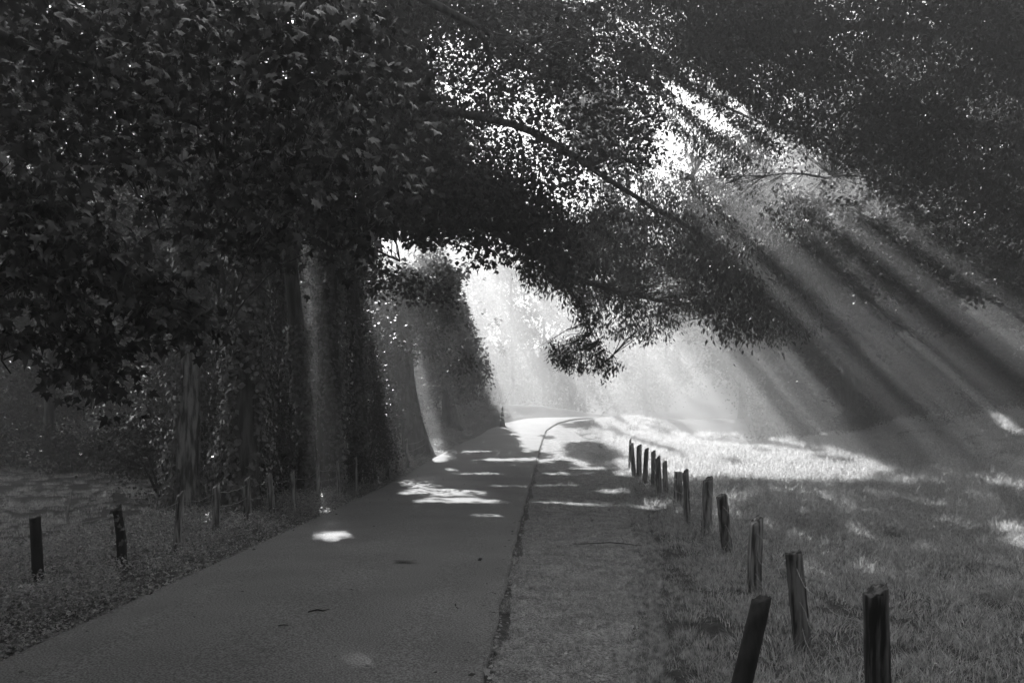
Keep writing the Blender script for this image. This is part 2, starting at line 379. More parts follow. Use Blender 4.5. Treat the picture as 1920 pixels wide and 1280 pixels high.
# gravel shoulder on the right, in a sheet just over the soil
def shoulder_edge(y): return np.interp(y, [0, 6, 8.5, 12, 19, 24, 30, 45, 60], [2.75, 3.0, 3.25, 3.7, 4.2, 4.4, 4.5, 4.2, 3.0])
cols = []
for f_ in np.linspace(0, 1, 12):
    e = (1.965+0.07*fbm(yr*3, yr*0+4))*(1-f_) + (shoulder_edge(yr)+0.35*(fbm(yr*0.8, yr*0+3)-0.5))*f_
    x = roadx(yr)+e
    cols.append(np.stack([x, yr, H(x, yr) + 0.006 + 0.012*fbm(x*5, yr*5)], 1))
V = np.stack(cols, 1).reshape(-1, 3); k = len(cols)
I = (np.arange(len(yr)-1)[:, None]*k + np.arange(k-1)[None]).ravel()
sh = link('gravel_shoulder', npmesh('gravel_shoulder', V, np.stack([I, I+1, I+1+k, I+k], 1), True), M_gravel)
tag(sh, kind='structure', label='pale gravel shoulder along the right edge of the lane')

# loose gravel
n = 16000
Y = 4.5 + 30*rng.random(n)**1.7; e = 1.95 + (shoulder_edge(Y)-1.85)*rng.random(n); X = roadx(Y)+e
s = rng.uniform(0.006, 0.019, n)*(1+Y*0.02)
oc = np.array([(1, 0, 0), (0, 1, 0), (-1, 0, 0), (0, -1, 0), (0, 0, 0.7)], float)
V = np.stack([X, Y, H(X, Y)+0.008], 1)[:, None] + oc[None]*s[:, None, None]*rng.uniform(0.6, 1.4, (n, 5, 1))
fo = np.array([(0, 1, 4), (1, 2, 4), (2, 3, 4), (3, 0, 4)])
gv = link('loose_gravel', npmesh('loose_gravel', V.reshape(-1, 3), ((np.arange(n)*5)[:, None, None]+fo[None]).reshape(-1, 3)), M_stone)
tag(gv, 'small loose stones scattered over the shoulder of the lane', 'gravel', kind='stuff')

# ------------------------------------------------------------------ grass and ground cover
def blades(X, Y, h, w, segs, lean, mat, name, label, cat_='grass', parent=None):
    n = len(X); Z = H(X, Y) - 0.01
    a = rng.random(n)*2*np.pi; L = rng.uniform(0.2, 1.0, n)*lean
    d = np.stack([np.cos(a), np.sin(a), 0*a], 1); b = rng.random(n)*2*np.pi
    side = np.stack([np.cos(b), np.sin(b), 0*b], 1)
    base = np.stack([X, Y, Z], 1); rows = []
    for s_ in range(segs+1):
        t = s_/segs; zz = h*(t - 0.35*L*t*t*1.2); off = h*L*t*t*0.9
        c = base + d*off[:, None]; c[:, 2] += zz
        ww = (w*(1-t)**0.7*0.5)[:, None]
        if s_ < segs: rows += [c-side*ww, c+side*ww]
        else: rows += [c]
    V = np.stack(rows, 1); k = V.shape[1]
    i = (np.arange(n)*k)[:, None]; Fq = [i + np.array([2*s_, 2*s_+1, 2*s_+3, 2*s_+2]) for s_ in range(segs-1)]
    Ft = i + np.array([2*segs-2, 2*segs-1, 2*segs])
    fs = [Ft] + ([np.concatenate(Fq)] if Fq else [])
    o = link(name, npmesh(name, V.reshape(-1, 3), fs), mat)
    return tag(o, label, cat_, kind='stuff')
def scatter(n, y0, y1, xl, xr, pw=1.0, px_margin=80):
    """points on the ground, density falling with distance, cut to what the lane view can nearly see"""
    u = rng.random(n*2); Y = 1/(1/y0**pw + u*(1/y1**pw - 1/y0**pw))**(1/pw)
    X = rng.uniform(-1, 1, n*2)*(0.60 + 0.05)*Y + 0*Y
    X = X*1.0
    k = (X > xl(Y)) & (X < xr(Y))
    return X[k][:n], Y[k][:n]
redge = lambda y: roadx(y) + shoulder_edge(y)

def tuft(name, x, y, n, R, h0, h1, w, segs, lean, mat, label, weeds=0):
    """one real tuft standing in the grass; the others repeat it"""
    a = rng.random(n)*2*np.pi; r = R*rng.random(n)**0.6
    X = np.cos(a)*r; Y = np.sin(a)*r; h = rng.uniform(h0, h1, n)*(1.15-0.5*r/R); L = rng.uniform(0.15, 1.0, n)*lean
    b = a + rng.normal(0, 1.1, n); d = np.stack([np.cos(b), np.sin(b), 0*b], 1); c_ = rng.random(n)*2*np.pi
    side = np.stack([np.cos(c_), np.sin(c_), 0*c_], 1); base = np.stack([X, Y, 0*X-0.02], 1); rows = []
    ww0 = w*rng.uniform(0.6, 1.3, n)
    for s_ in range(segs+1):
        t = s_/segs; c = base + d*(h*L*t*t*0.9)[:, None]; c[:, 2] += h*(t-0.42*L*t**2.2)
        ww = (ww0*(1-t)**0.7*0.5)[:, None]; rows += [c-side*ww, c+side*ww] if s_ < segs else [c]
    V = np.stack(rows, 1); k = V.shape[1]; i = (np.arange(n)*k)[:, None]
    G = Geo(); G.add(V.reshape(-1, 3), [i+np.array([2*segs-2, 2*segs-1, 2*segs])] + ([np.concatenate([i+np.array([2*q, 2*q+1, 2*q+3, 2*q+2]) for q in range(segs-1)])] if segs > 1 else []))
    if weeds:
        m = weeds; rr = R*rng.random(m)**0.5; aa = rng.random(m)*6.283; C = np.stack([np.cos(aa)*rr, np.sin(aa)*rr, rng.uniform(0.02, h1*0.8, m)*(1.1-0.6*rr/R)], 1)
        Nn = rng.normal(0, .5, (m, 3)); Nn[:, 2] += 1; l_ = rng.uniform(0.018, 0.04, m); V, f = leaves(C, randdir(m, 0, 0.4), Nn, l_, l_*0.8); G.add(V, f)
    o = G.build(name, mat); o.location = (x, y, float(H(x, y))); return tag(o, label, 'grass', kind='stuff')
def instancer(name, X, Y, sc_, tufts, mat, label, tilt=0.15, cat_='grass', zoff=0.0):
    n = len(X); me = bpy.data.meshes.new(name); me.vertices.add(n)
    me.vertices.foreach_set('co', np.stack([X, Y, H(X, Y)+zoff], 1).astype(np.float32).ravel())
    def att(nm, ty, v, key='value'):
        at_ = me.attributes.new(nm, ty, 'POINT'); at_.data.foreach_set(key, np.ascontiguousarray(v).ravel())
    att('size', 'FLOAT', np.asarray(sc_, np.float32)); att('pick', 'INT', rng.integers(0, len(tufts), n).astype(np.int32))
    att('turn', 'FLOAT_VECTOR', np.stack([rng.normal(0, tilt, n), rng.normal(0, tilt, n), rng.random(n)*6.283], 1).astype(np.float32), 'vector')
    me.update(); o = bpy.data.objects.new(name, me); COL.objects.link(o); me.materials.append(mat)
    ng = bpy.data.node_groups.new(name, 'GeometryNodeTree')
    ng.interface.new_socket('Geometry', in_out='INPUT', socket_type='NodeSocketGeometry'); ng.interface.new_socket('Geometry', in_out='OUTPUT', socket_type='NodeSocketGeometry')
    gi = ng.nodes.new('NodeGroupInput'); go = ng.nodes.new('NodeGroupOutput'); L = ng.links.new
    ip = ng.nodes.new('GeometryNodeInstanceOnPoints'); g2 = ng.nodes.new('GeometryNodeGeometryToInstance')
    for tf in reversed(tufts):
        oi = ng.nodes.new('GeometryNodeObjectInfo'); oi.inputs['Object'].default_value = tf; oi.inputs['As Instance'].default_value = True; oi.transform_space = 'ORIGINAL'
        L(oi.outputs['Geometry'], g2.inputs[0])
    def na(nm, ty):
        q = ng.nodes.new('GeometryNodeInputNamedAttribute'); q.data_type = ty; q.inputs['Name'].default_value = nm; return q.outputs[0]
    L(gi.outputs[0], ip.inputs['Points']); L(g2.outputs[0], ip.inputs['Instance']); ip.inputs['Pick Instance'].default_value = True
    L(na('pick', 'INT'), ip.inputs['Instance Index']); L(na('turn', 'FLOAT_VECTOR'), ip.inputs['Rotation']); L(na('size', 'FLOAT'), ip.inputs['Scale'])
    L(ip.outputs[0], go.inputs[0]); md = o.modifiers.new('scatter', 'NODES'); md.node_group = ng
    return tag(o, label, cat_, kind='stuff')
TU = [tuft('grass_tuft', x_, y_, 90, 0.24, 0.12, 0.34, 0.0095, 3, ln_, M_grass, lb_) for x_, y_, ln_, lb_ in
      [(3.6, 6.6, 1.3, 'arching grass tuft by the near meadow posts'), (4.4, 8.2, 1.7, 'flattened grass tuft in the near meadow'), (5.2, 7.4, 1.0, 'upright grass tuft in the near meadow'), (4.9, 10.2, 1.5, 'curling grass tuft a little way into the meadow')]]
TW_ = [tuft('weed_tuft', x_, y_, 40, 0.20, 0.08, 0.26, 0.006, 2, 1.0, M_weed, lb_, weeds=w_) for x_, y_, w_, lb_ in
      [(-4.9, 9.6, 130, 'leafy weed clump on the near left verge'), (-5.3, 12.4, 90, 'mixed weed clump below the left fence'), (-4.6, 14.2, 160, 'dense clover clump on the left verge')]]
def spots(y0, y1, dens, xl, xr, pw):
    """jittered random spots in the visible wedge; density per square metre at the near end, falling as (y0/Y)^pw"""
    m = int(dens*0.65*(y1*y1-y0*y0)); Y = np.sqrt(rng.uniform(y0*y0, y1*y1, m)); X = rng.uniform(-0.68, 0.68, m)*Y
    k = (rng.random(m) < (y0/Y)**pw) & (X > xl(Y)) & (X < xr(Y)); return X[k], Y[k]
far = lambda y: 99+0*y
X, Y = spots(3.6, 16, 36, lambda y: redge(y)-0.05, far, 0.6)
edge = 0.45+0.6*sstep(0.1, 1.2, X-redge(Y)); clump = 0.65+0.8*fbm(X*1.1, Y*1.1, 3)
instancer('meadow_grass', X, Y, rng.uniform(0.6, 1.05, len(X))*edge*clump, TU, M_grass, 'tangled near meadow grass round the right-hand fence posts', 0.22)
X, Y = spots(15, 66, 16, lambda y: redge(y)-0.05, far, 1.0); clump = 0.6+0.9*fbm(X*0.6, Y*0.6, 3)
edge = 0.5+0.5*sstep(0.1, 1.2, X-redge(Y))
instancer('field_grass', X, Y, rng.uniform(0.8, 1.3, len(X))*(1+Y*0.008)*clump*edge, TU, M_grass, 'field grass running back to the right-hand trees', 0.2)
ledge = lambda y: roadx(y) - 2.0
X, Y = spots(6.5, 66, 14, lambda y: -99+0*y, lambda y: ledge(y)-2.6, 0.9)
instancer('pasture_grass', X, Y, rng.uniform(0.35, 0.7, len(X))*(1+Y*0.008), TU, M_grass, 'dark short grass of the pasture behind the left-hand fence', 0.15)
X, Y = spots(4.0, 60, 44, lambda y: ledge(y)-3.4, lambda y: ledge(y)+0.03, 0.75); e_ = ledge(Y)-X
instancer('verge_growth', X, Y, rng.uniform(0.5, 1.15, len(X))*(0.35+0.8*sstep(0.0, 0.9, e_))*(0.6+0.8*fbm(X*0.9, Y*0.9, 3))*(1+Y*0.006), TW_, M_weed, 'weeds and grass tangled along the left verge of the lane', 0.2, 'weeds')
Y = 4 + 40*rng.random(5200)**1.3; X = roadx(Y) + shoulder_edge(Y) + 0.25 - 2.1*rng.random(len(Y))**2.2
instancer('edge_grass', X, Y, rng.uniform(0.12, 0.4, len(X)), TU, M_grass, 'short sparse grass creeping over the gravel', 0.2)
# left verge: leafy ground cover
n = 34000
Y = 1/(1/5.0 + rng.random(n)*(1/62 - 1/5.0)); e = 1.98 + 3.2*rng.random(n)**1.3; X = roadx(Y)-e
k = (np.abs(X)/Y < 0.68); X, Y, e = X[k], Y[k], e[k]; n = len(X)
hh = 0.04 + (0.10+0.22*fbm(X*0.9, Y*0.9))*sstep(1.95, 2.9, e)*rng.random(n)**0.5
C = np.stack([X, Y, H(X, Y)+hh], 1); D = randdir(n, 0, 0.3); Nn = rng.normal(0, 0.5, (n, 3)); Nn[:, 2] += 1; Nn[:, 1] -= 0.2
ln = rng.uniform(0.015, 0.04, n)*(1+0.02*Y)
V, f = leaves(C, D, Nn, ln, ln*0.8)
tag(link('verge_ground_cover', npmesh('verge_ground_cover', V, f), M_weed), 'leafy weeds and clover along the left verge of the lane', 'ground cover', kind='stuff')

# ================================================================== FENCES
def post_mesh(top, base, w, seed, slant=0.06, square=0.5, bend=0.0, sink=0.25, rg=0.42):
    """weathered split post, origin at its base point; top/base are world points"""
    r = np.random.default_rng(seed); v = np.array(top)-np.array(base); n = 15; s = 20
    base0 = -v/np.linalg.norm(v)*sink
    a = np.linspace(0, 2*np.pi, s, endpoint=False)
    prof = 1/np.maximum(np.abs(np.cos(a)), np.abs(np.sin(a)))**square * (1 + rg*(r.random(s)-0.5))
    V = []
    bx = r.normal(0, 1, 2); bx /= np.linalg.norm(bx)
    for i in range(n):
        t = i/(n-1); c = base0 + (v-base0)*t
        c = c + np.array([bx[0], 0, 0])*bend*math.sin(math.pi*t)
        rr = w/2*prof*(1.08-0.13*t)*(1+0.24*rg*(r.random(s)-0.5))
        tw = 0.25*t
        z = c[2] + (slant*np.cos(a-0.4) + 0.018*(r.random(s)-0.5) if i == n-1 else 0*a)
        V.append(np.stack([c[0]+np.cos(a+tw)*rr, c[1]+np.sin(a+tw)*rr*0.85, z], 1))
    V = np.concatenate(V+[[V[-1].mean(0)-np.array([0, 0, 0.01])]])
    i = np.arange(n-1)[:, None]*s; j = np.arange(s)[None]; j2 = (j+1) % s
    Q = np.stack([i+j, i+j2, i+s+j2, i+s+j], -1).reshape(-1, 4)
    T = np.stack([(n-1)*s+np.arange(s), (n-1)*s+(np.arange(s)+1) % s, np.full(s, n*s)], 1)
    return npmesh('post', V, [Q, T])
def add_post(parent, ptop, pbase, wpx, seed, Y=None, label=None, mat=None, slant=0.05, bend=0.0, sq=0.5):
    if Y is None: b = hit(*pbase)
    else:
        b = P(pbase[0], pbase[1], Y); 
        b[2] = float(H(b[0], b[1]))
    t = P(ptop[0], ptop[1], b[1])
    o = link('post', post_mesh(t, b, wpx/F*b[1], seed, slant, sq, bend), mat or M_greywood, parent, tuple(b))
    if label: o['label'] = label
    return t, b
def wires(parent, ends, fr, seed, rad=0.0026, skip=()):
    for q, f_ in enumerate(fr):
        G = Geo(); r = np.random.default_rng(seed+q)
        for (t0, b0), (t1, b1) in zip(ends[:-1], ends[1:]):
            p0 = b0+(t0-b0)*f_; p1 = b1+(t1-b1)*f_
            m = np.linspace(0, 1, 10)[:, None]; sag = 0.03+0.10*r.random()
            pts = p0*(1-m)+p1*m; pts[:, 2:] -= sag*4*m*(1-m); pts += r.normal(0, 0.008, pts.shape)
            tube(G, pts, rad*(1+p0[1]*0.035), 4, cap=False)
            bd = np.linalg.norm(p1-p0); nb = int(bd/0.14)
            if p0[1] < 19:
                for z_ in range(nb):
                    c = p0+(p1-p0)*(z_+0.5)/nb; mm = (z_+0.5)/nb; c = c.copy(); c[2] -= sag*4*mm*(1-mm)
                    d = r.normal(0, 1, 3); d = d/np.linalg.norm(d)*0.016
                    tube(G, [c-d, c, c+d], 0.0018*(1+c[1]*0.03), 3, cap=False)
        G.build('barbed_wire', M_wire, parent)
b0 = hit(1415, 1095)
fr = empty('wire_fence', tuple(b0), 'line of leaning weathered posts with sagging barbed wire between gravel and sunlit meadow', 'fence')
ends = [add_post(fr, (1643, 1106), (1655, 1300), 47, 1, Y=4.3, slant=0.03, bend=0.02, label='thick dark split post nearest the camera with ragged slanted top', mat=M_wood)]
for k, (tp, bs, w, kw) in enumerate([
    ((1489, 1034), (1508, 1232), 30, dict(slant=0.02, mat=M_wood, label='tall post with pale streaked grain and notched top')),
    ((1418, 974), (1413, 1112), 21, dict(slant=0.05)),
    ((1353, 930), (1363, 1045), 19, dict(slant=0.04, bend=0.04, mat=M_wood, label='dark crooked post with deep furrows')),
    ((1328, 898), (1324, 1006), 17, dict(slant=0.05, label='pale post cut to a sharp slant')),
    ((1286, 884), (1289, 984), 11, dict(slant=0.06)),
    ((1272, 884), (1271, 950), 15, dict(slant=0.0, label='squat broad post standing against its neighbour')),
    ((1246, 867), (1248, 932), 8, {}), ((1234, 858), (1236, 928), 8, {}), ((1225, 847), (1226, 915), 8, {}),
    ((1212, 842), (1208, 909), 8, {}), ((1198, 836), (1198, 899), 9, {}), ((1184, 832), (1189, 892), 7, {}), ((1182, 823), (1180, 880), 4, {})]):
    ends.append(add_post(fr, tp, bs, w, 20+k, **kw))
ends_w = [e for i, e in enumerate(ends) if i != 6]
wires(fr, ends_w, (0.85, 0.55, 0.28), 50)
b = P(1385, 1330, 4.6); b[2] = float(H(b[0], b[1])); t = P(1428, 1122, 4.9)
b[0] = P(1385, 1330, 4.6)[0]-0.12
lp = link('leaning_post', post_mesh(t, b, 0.115, 77, 0.012, 0.1, 0.0, rg=0.08), M_darkwood, None, tuple(b))
tag(lp, 'black round post leaning right in the near grass before the meadow fence', 'post')

b0 = hit(405, 1000)
fl = empty('wire_fence', tuple(b0), 'old post and barbed wire fence between the left verge and ivy-covered trees', 'fence')
ends = []
for k, (tp, bs, w, kw) in enumerate([
    ((65, 970), (72, 1095), 20, dict(mat=M_darkwood, slant=0.01, label='thick black flat-topped post at the left end')),
    ((219, 952), (224, 1068), 15, dict(mat=M_darkwood, bend=0.05, label='crooked black post wrapped in creeper leaves')),
    ((339, 924), (330, 1040), 13, dict(label='leaning post with rounded pale top')),
    ((406, 910), (405, 1008), 13, {}), ((463, 898), (465, 985), 12, {}), ((504, 890), (511, 972), 11, {}),
    ((548, 884), (552, 960), 8, {}), ((596, 872), (597, 945), 6, {}), ((634, 865), (636, 930), 7, {}), ((666, 858), (668, 925), 6, {}),
    ((677, 853), (681, 912), 5, {}), ((701, 850), (704, 905), 5, {}), ((724, 846), (727, 898), 6, {}), ((742, 836), (744, 886), 4, {}), ((761, 824), (764, 880), 6, {})]):
    ends.append(add_post(fl, tp, bs, w, 120+k, **kw))
# beyond the last post the wires climb the bank in loose curls
ends.append((P(800, 812, 34), P(806, 850, 34)))
wires(fl, ends, (0.88, 0.6, 0.32), 150)
# creeper leaves on the second post
t_, b_ = ends[1]; n = 60; tt = rng.random(n)
C = b_+(t_-b_)*tt[:, None]*1.03 + rng.normal(0, 0.055, (n, 3)); D = randdir(n, 0.4); Nn = rng.normal(0, .5, (n, 3)); Nn[:, 1] -= 1
V, f = leaves(C, D, Nn, 0.07, 0.06, 'maple')
tag(link('creeper', npmesh('creeper', V, f), M_ivy), 'small creeper climbing the crooked second post of the left fence', 'creeper', kind='stuff')

# pale dead stake in the pasture, litter, twigs, marker
b = hit(128, 985); G = Geo()
st = empty('dead_stake', tuple(b), 'pale bare forked stick standing in the dark pasture behind the left fence', 'stick')
tube(G, [b, P(125, 960, b[1]), P(131, 945, b[1]), P(132, 922, b[1])], [0.03, 0.028, 0.022, 0.012], 6, 0.2); G.build('stem', M_pale, st)
G = Geo(); tube(G, [P(127, 960, b[1]), P(120, 942, b[1]-0.05), P(117, 930, b[1]-0.1)], [0.015, 0.012, 0.006], 5); G.build('twig', M_pale, st)
def twig(name, pts, r, label, cat_, mat=M_twig):
    G = Geo(); tube(G, pts, r, 5, 0.2); return tag(G.build(name, mat), label, cat_)
def rz(px, py, lift=0.09):
    Yd = (EYE-lift)*F/(py-HZ); return np.array([(px-960)/F*Yd, Yd, 0.0+lift])
def onroad(px, py): q = rz(px, py, 0.085); return q
twig('fallen_twig', [onroad(578, 1146), onroad(595, 1142), onroad(606, 1144), onroad(616, 1141)], [0.006, 0.009, 0.008, 0.004], 'thin forked twig lying on the near lane', 'twig')
q0 = onroad(738, 1052); 
nn = 14; aa = np.linspace(0, 2*np.pi, nn, endpoint=False)
V = np.stack([q0[0]+0.15+0.16*np.cos(aa), q0[1]+0.05*np.sin(aa)*(1+0.3*np.cos(3*aa)), 0.088+0.012*np.abs(np.cos(aa))], 1)
tag(link('fallen_leaf', npmesh('fallen_leaf', V, np.arange(nn)[None]), M_twig), 'long curled dark leaf lying flat on the lane', 'leaf')
twig('fallen_twig', [onroad(522, 1172), onroad(532, 1170), onroad(540, 1171)], [0.004, 0.006, 0.003], 'short straight twig on the near left of the lane', 'twig')
twig('fallen_twig', [P(0, 0, 1)*0+np.array([1.0, 12.9, 0.03]), np.array([1.5, 13.0, 0.04]), np.array([1.95, 12.75, 0.03])], [0.005, 0.008, 0.004], 'long thin stick lying across the gravel shoulder', 'stick')
def one_leaf(px, py, size, label, Y=None, up=0.0, mat=M_pale, name='fallen_leaf'):
    b = hit(px, py) if Y is None else P(px, py, Y)
    V, f = leaves(np.array([[b[0], b[1], b[2]+0.03+up]]), np.array([[0.4, 0.3, 0.9 if up else 0.15]]), np.array([[0.1, -1.0, 0.5]]), size, size, 'maple')
    tag(link(name, npmesh(name, V, f), mat), label, 'leaf')
one_leaf(908, 1268, 0.07, 'pale curled leaf at the near right edge of the lane')
one_leaf(1688, 1105, 0.14, 'large pale dead leaf standing in the near meadow grass', up=0.2)
one_leaf(1747, 800, 0.5, 'pale leaf-shaped fleck before the right-hand wood', up=0.35)  # white fleck given the shape of a leaf
n = 170; Y = 5 + 26*rng.random(n)**1.5; e = np.where(rng.random(n) < 0.7, rng.choice([-1, 1], n)*(1.88-0.5*rng.random(n)**2), rng.uniform(-1.8, 1.8, n)); X = roadx(Y)+e
C = np.stack([X, Y, roadz(Y)+0.088], 1); D = randdir(n, 0, 0.15); Nn = rng.normal(0, 0.35, (n, 3)); Nn[:, 2] += 1; l_ = rng.uniform(0.025, 0.07, n)
V, f = leaves(C, D, Nn, l_, l_*0.6, 'broad'); tag(link('leaf_litter', npmesh('leaf_litter', V, f), M_twig), 'small dark fallen leaves strewn over the lane, thickest at its edges', 'leaf litter', kind='stuff')
# reflective marker by the crest
b = P(942, 786, 54); b[2] = float(H(b[0], b[1])); mk = empty('marker_cone', tuple(b), 'small striped traffic cone beside the crest of the lane', 'traffic cone')
hc = P(942, 762, 54)[2]-b[2]; hc = max(hc, 0.75)
def cone_band(name, f0, f1, mat):
    G = Geo(); R0, R1 = 0.19*(1-f0)+0.035*f0, 0.19*(1-f1)+0.035*f1
    tube(G, [(b[0], b[1], b[2]+hc*f0), (b[0], b[1], b[2]+hc*f1)], [R0, R1], 16); G.build(name, mat, mk, True)
cone_band('cone_body', 0.02, 0.36, M_orange); cone_band('reflective_band', 0.36, 0.52, M_white); cone_band('cone_body', 0.52, 0.62, M_orange)
cone_band('reflective_band', 0.62, 0.80, M_white); cone_band('cone_tip', 0.80, 1.0, M_orange)
G = Geo(); tube(G, [(b[0], b[1], b[2]-0.02), (b[0], b[1], b[2]+0.03)], 0.27, 4); G.build('cone_foot', M_orange, mk)
# row of small pale lumps on the right slope
G = Geo(); hb = hit(1835, 802)
for q in range(7):
    c = hb + np.array([(q-3)*0.42+rng.normal(0, .1), rng.normal(0, .3), 0.08])
    tube(G, [c-(0.2, 0, 0.02), c-(0.08, 0, -0.03), c+(0.1, 0, 0.05), c+(0.22, 0, 0)], [0.03, 0.11, 0.12, 0.03], 7, 0.3)
tag(G.build('pale_lumps', M_pale), 'small heap of pale lumps on the right slope', 'stones', kind='stuff')

# ================================================================== TREES
ALL_LEAF = []            # everything that shades, for the cover map
def cover(T):
    P_, D_, N_, l_, w_ = T; gx, gy = shadow_xy(P_); ALL_LEAF.append((gx, gy, l_*w_*0.5*0.75)); return T
def trunk_part(root, base, height, r, lean=(0, 0), name='trunk', mat=None, flare=1.5, n=16, sides=16, rough=0.12):
    t = np.linspace(0, 1, n); pts = np.stack([base[0]+lean[0]*t+0.12*np.sin(t*5+base[0]), base[1]+lean[1]*t, base[2]-0.3+height*t], 1)
    rad = r*(1-0.62*t)*(1+(flare-1)*np.exp(-t*height/0.7))
    G = Geo(); tube(G, pts, rad, sides, rough); G.build(name, mat or M_bark, root, True); return pts, rad
def ivy_on(root, pts, r, h0, h1, n, spread=0.16, ln=0.11, name='ivy', bare=None):
    t = rng.random(n); z = h0+(h1-h0)*t; n_=n; zz = pts[:, 2]
    cxx = np.interp(z, zz, pts[:, 0]); cyy = np.interp(z, zz, pts[:, 1]); rr = np.interp(z, zz, r)
    a = rng.random(n)*2*np.pi
    lump = 0.2+2.6*np.clip(fbm(a*1.3+pts[0, 0]*7, z*1.3, 3)-0.2, 0, 1)
    k = fbm(a*1.1+50+pts[0, 0]*3, z*0.45, 3) > 0.38
    if bare: k &= ~((np.abs((a-bare[0]+np.pi) % (2*np.pi)-np.pi) < bare[1]*(0.6+0.9*fbm(z*1.5, z*0+7, 2))) & (z < bare[2]))
    rad = rr + spread*lump*rng.random(n)
    nn = np.stack([np.cos(a), np.sin(a), 0.35+0*a], 1)
    C = np.stack([cxx+np.cos(a)*rad, cyy+np.sin(a)*rad, z], 1); D = np.cross(nn, rng.normal(size=(n, 3))); D[:, 2] -= 0.7
    T = (C, D, nn+rng.normal(0, 0.35, (n, 3)), np.full(n, ln)*rng.uniform(0.6, 1.3, n), np.full(n, ln*0.9))
    T = cull(T, k & keep(C, openings=False)); V, f = leaves(*T)
    o = link(name, npmesh(name, V, f), M_ivy, root); o['kind'] = 'stuff'
def limb_part(root, pts, r0, r1, name='limb', n=16, sides=9, wob=0.04, kind=None):
    q = curve(pts, n, wob); G = Geo(); tube(G, q, np.linspace(r0, r1, n), sides, 0.06); G.build(name, M_bark, root, True); return q
def twigs_part(root, starts, ends_, r=0.012, name='twigs'):
    G = Geo()
    for s_, e_ in zip(starts, ends_):
        dl = float(np.linalg.norm(e_-s_)); m = (s_+e_)/2 + rng.normal(0, 0.06, 3)*dl + np.array([0, 0, 0.05*dl]); tube(G, curve([s_, m, e_], 6, 0.015), np.linspace(r*0.7, r*0.2, 6), 4, cap=False)
    o = G.build(name, M_twig, root, True); o['kind'] = 'stuff'
def crown_mesh(root, T, mat=M_leaf, name='crown', shape='rhomb'):
    cover(T); V, f = leaves(T[0], T[1], T[2], T[3], T[4], shape)
    o = link(name, npmesh(name, V, f), mat, root); o['kind'] = 'stuff'; return o
def region(poly, n, y0, y1, pw=1.0):
    """n points inside a view polygon between two depths (deep 3-D volume of foliage)"""
    xs_, ys_ = zip(*poly); out = []
    while sum(map(len, out)) < n:
        px = rng.uniform(min(xs_), max(xs_), n); py = rng.uniform(min(ys_), max(ys_), n)
        k = inpoly(px, py, poly); px, py = px[k], py[k]; Y = y0+(y1-y0)*rng.random(len(px))**pw
        out.append(np.stack([(px-960)/F*Y, Y, EYE+(HZ-py)/F*Y], 1))
    return np.concatenate(out)[:n]
def thin(C, sc_, thr, seed=0): return C[fbm(C[:, 0]*sc_+seed, C[:, 2]*sc_+C[:, 1]*0.3*sc_+seed*3, 3) > thr]

# ---- generic woodland tree
def wood_tree(x, y, h, cr, label, group, nleaf=9000, ln=0.28, c0=0.3, trunk_r=None, seed=0, ivy=0, name='broadleaf_tree', cutgaps=True, mat=None, lean=(0, 0)):
    global rng
    z = float(H(x, y)); root = empty(name, (x, y, z), label, 'tree', group)
    tr = trunk_r or h*0.014
    pts, rad = trunk_part(root, (x, y, z), h*0.86, tr, lean, n=12, sides=10)
    nl = 9; Cs = []
    for k in range(nl):
        t = c0 + (0.92-c0)*k/(nl-1); a = k*2.4 + seed; rr = cr*math.sin(math.pi*min(0.98, 0.22+0.75*(t-c0)/(1-c0)))**0.7*rng.uniform(0.75, 1.1)
        s = np.array([np.interp(t, np.linspace(0, 1, 12), pts[:, 0]), np.interp(t, np.linspace(0, 1, 12), pts[:, 1]), z+h*0.86*t])
        e = s + np.array([math.cos(a)*rr*0.8, math.sin(a)*rr*0.8, h*0.10])
        if k < 7: limb_part(root, [s, s*0.55+e*0.45+np.array([0, 0, 0.3]), e], tr*0.32, tr*0.08, n=6, sides=5)
        m = 22; Cs.append(s+(e-s)*rng.random((m, 1))**0.6 + rng.normal(0, 1, (m, 3))*np.array([rr*0.30, rr*0.30, h*0.055]))
    top = np.array([pts[-1, 0], pts[-1, 1], z+h*0.9]); Cs.append(top+rng.normal(0, 1, (25, 3))*np.array([cr*0.3, cr*0.3, h*0.06]))
    C = np.concatenate(Cs); T = sprays(C, max(4, nleaf//len(C)), max(1.3, cr*0.42), ln, 0.7, 0.3, 0.3)
    if cutgaps: T = cull(T, keep(T[0]) & (T[0][:, 2] > z+0.3))
    crown_mesh(root, T, mat or M_far)
    if ivy: ivy_on(root, pts, rad if len(rad) == len(pts) else tr, z, z+h*0.5, ivy)
    return root

TREES = []
def reg(root, x, y): TREES.append((root, x, y)); return root
# ---- ivy-clad trunks along the left fence
def ivy_tree(pxb, pyb, Y, r, h, label, n_ivy, lean=(0, 0), spread=0.18, name='ivy_clad_tree', group=None, h1=7.5, mat=None, bare=None):
    x = (pxb-960)/F*Y; z = float(H(x, Y)); root = empty(name, (x, Y, z), label, 'tree', group)
    pts, rad = trunk_part(root, (x, Y, z), h, r, lean, n=26, sides=20, mat=mat)
    if n_ivy: ivy_on(root, pts, rad, z+0.05, z+h1, n_ivy, spread, bare=bare)
    return reg(root, x, Y), pts
t1, t1p = ivy_tree(352, 938, 18.5, 0.30, 14, 'thick trunk with a pale bare bark strip between shaggy ivy, leftmost of the fence trees', 6500, (-0.3, 0.5), 0.3, mat=M_barkpale, bare=(-1.05, 0.62, 4.2))
if False: t2, t2p = ivy_tree(425, 935, 19.3, 0.40, 15, 'broad dark trunk smothered in ivy just right of the pale-barked one', 6500, (0.1, 0.5), 0.28)
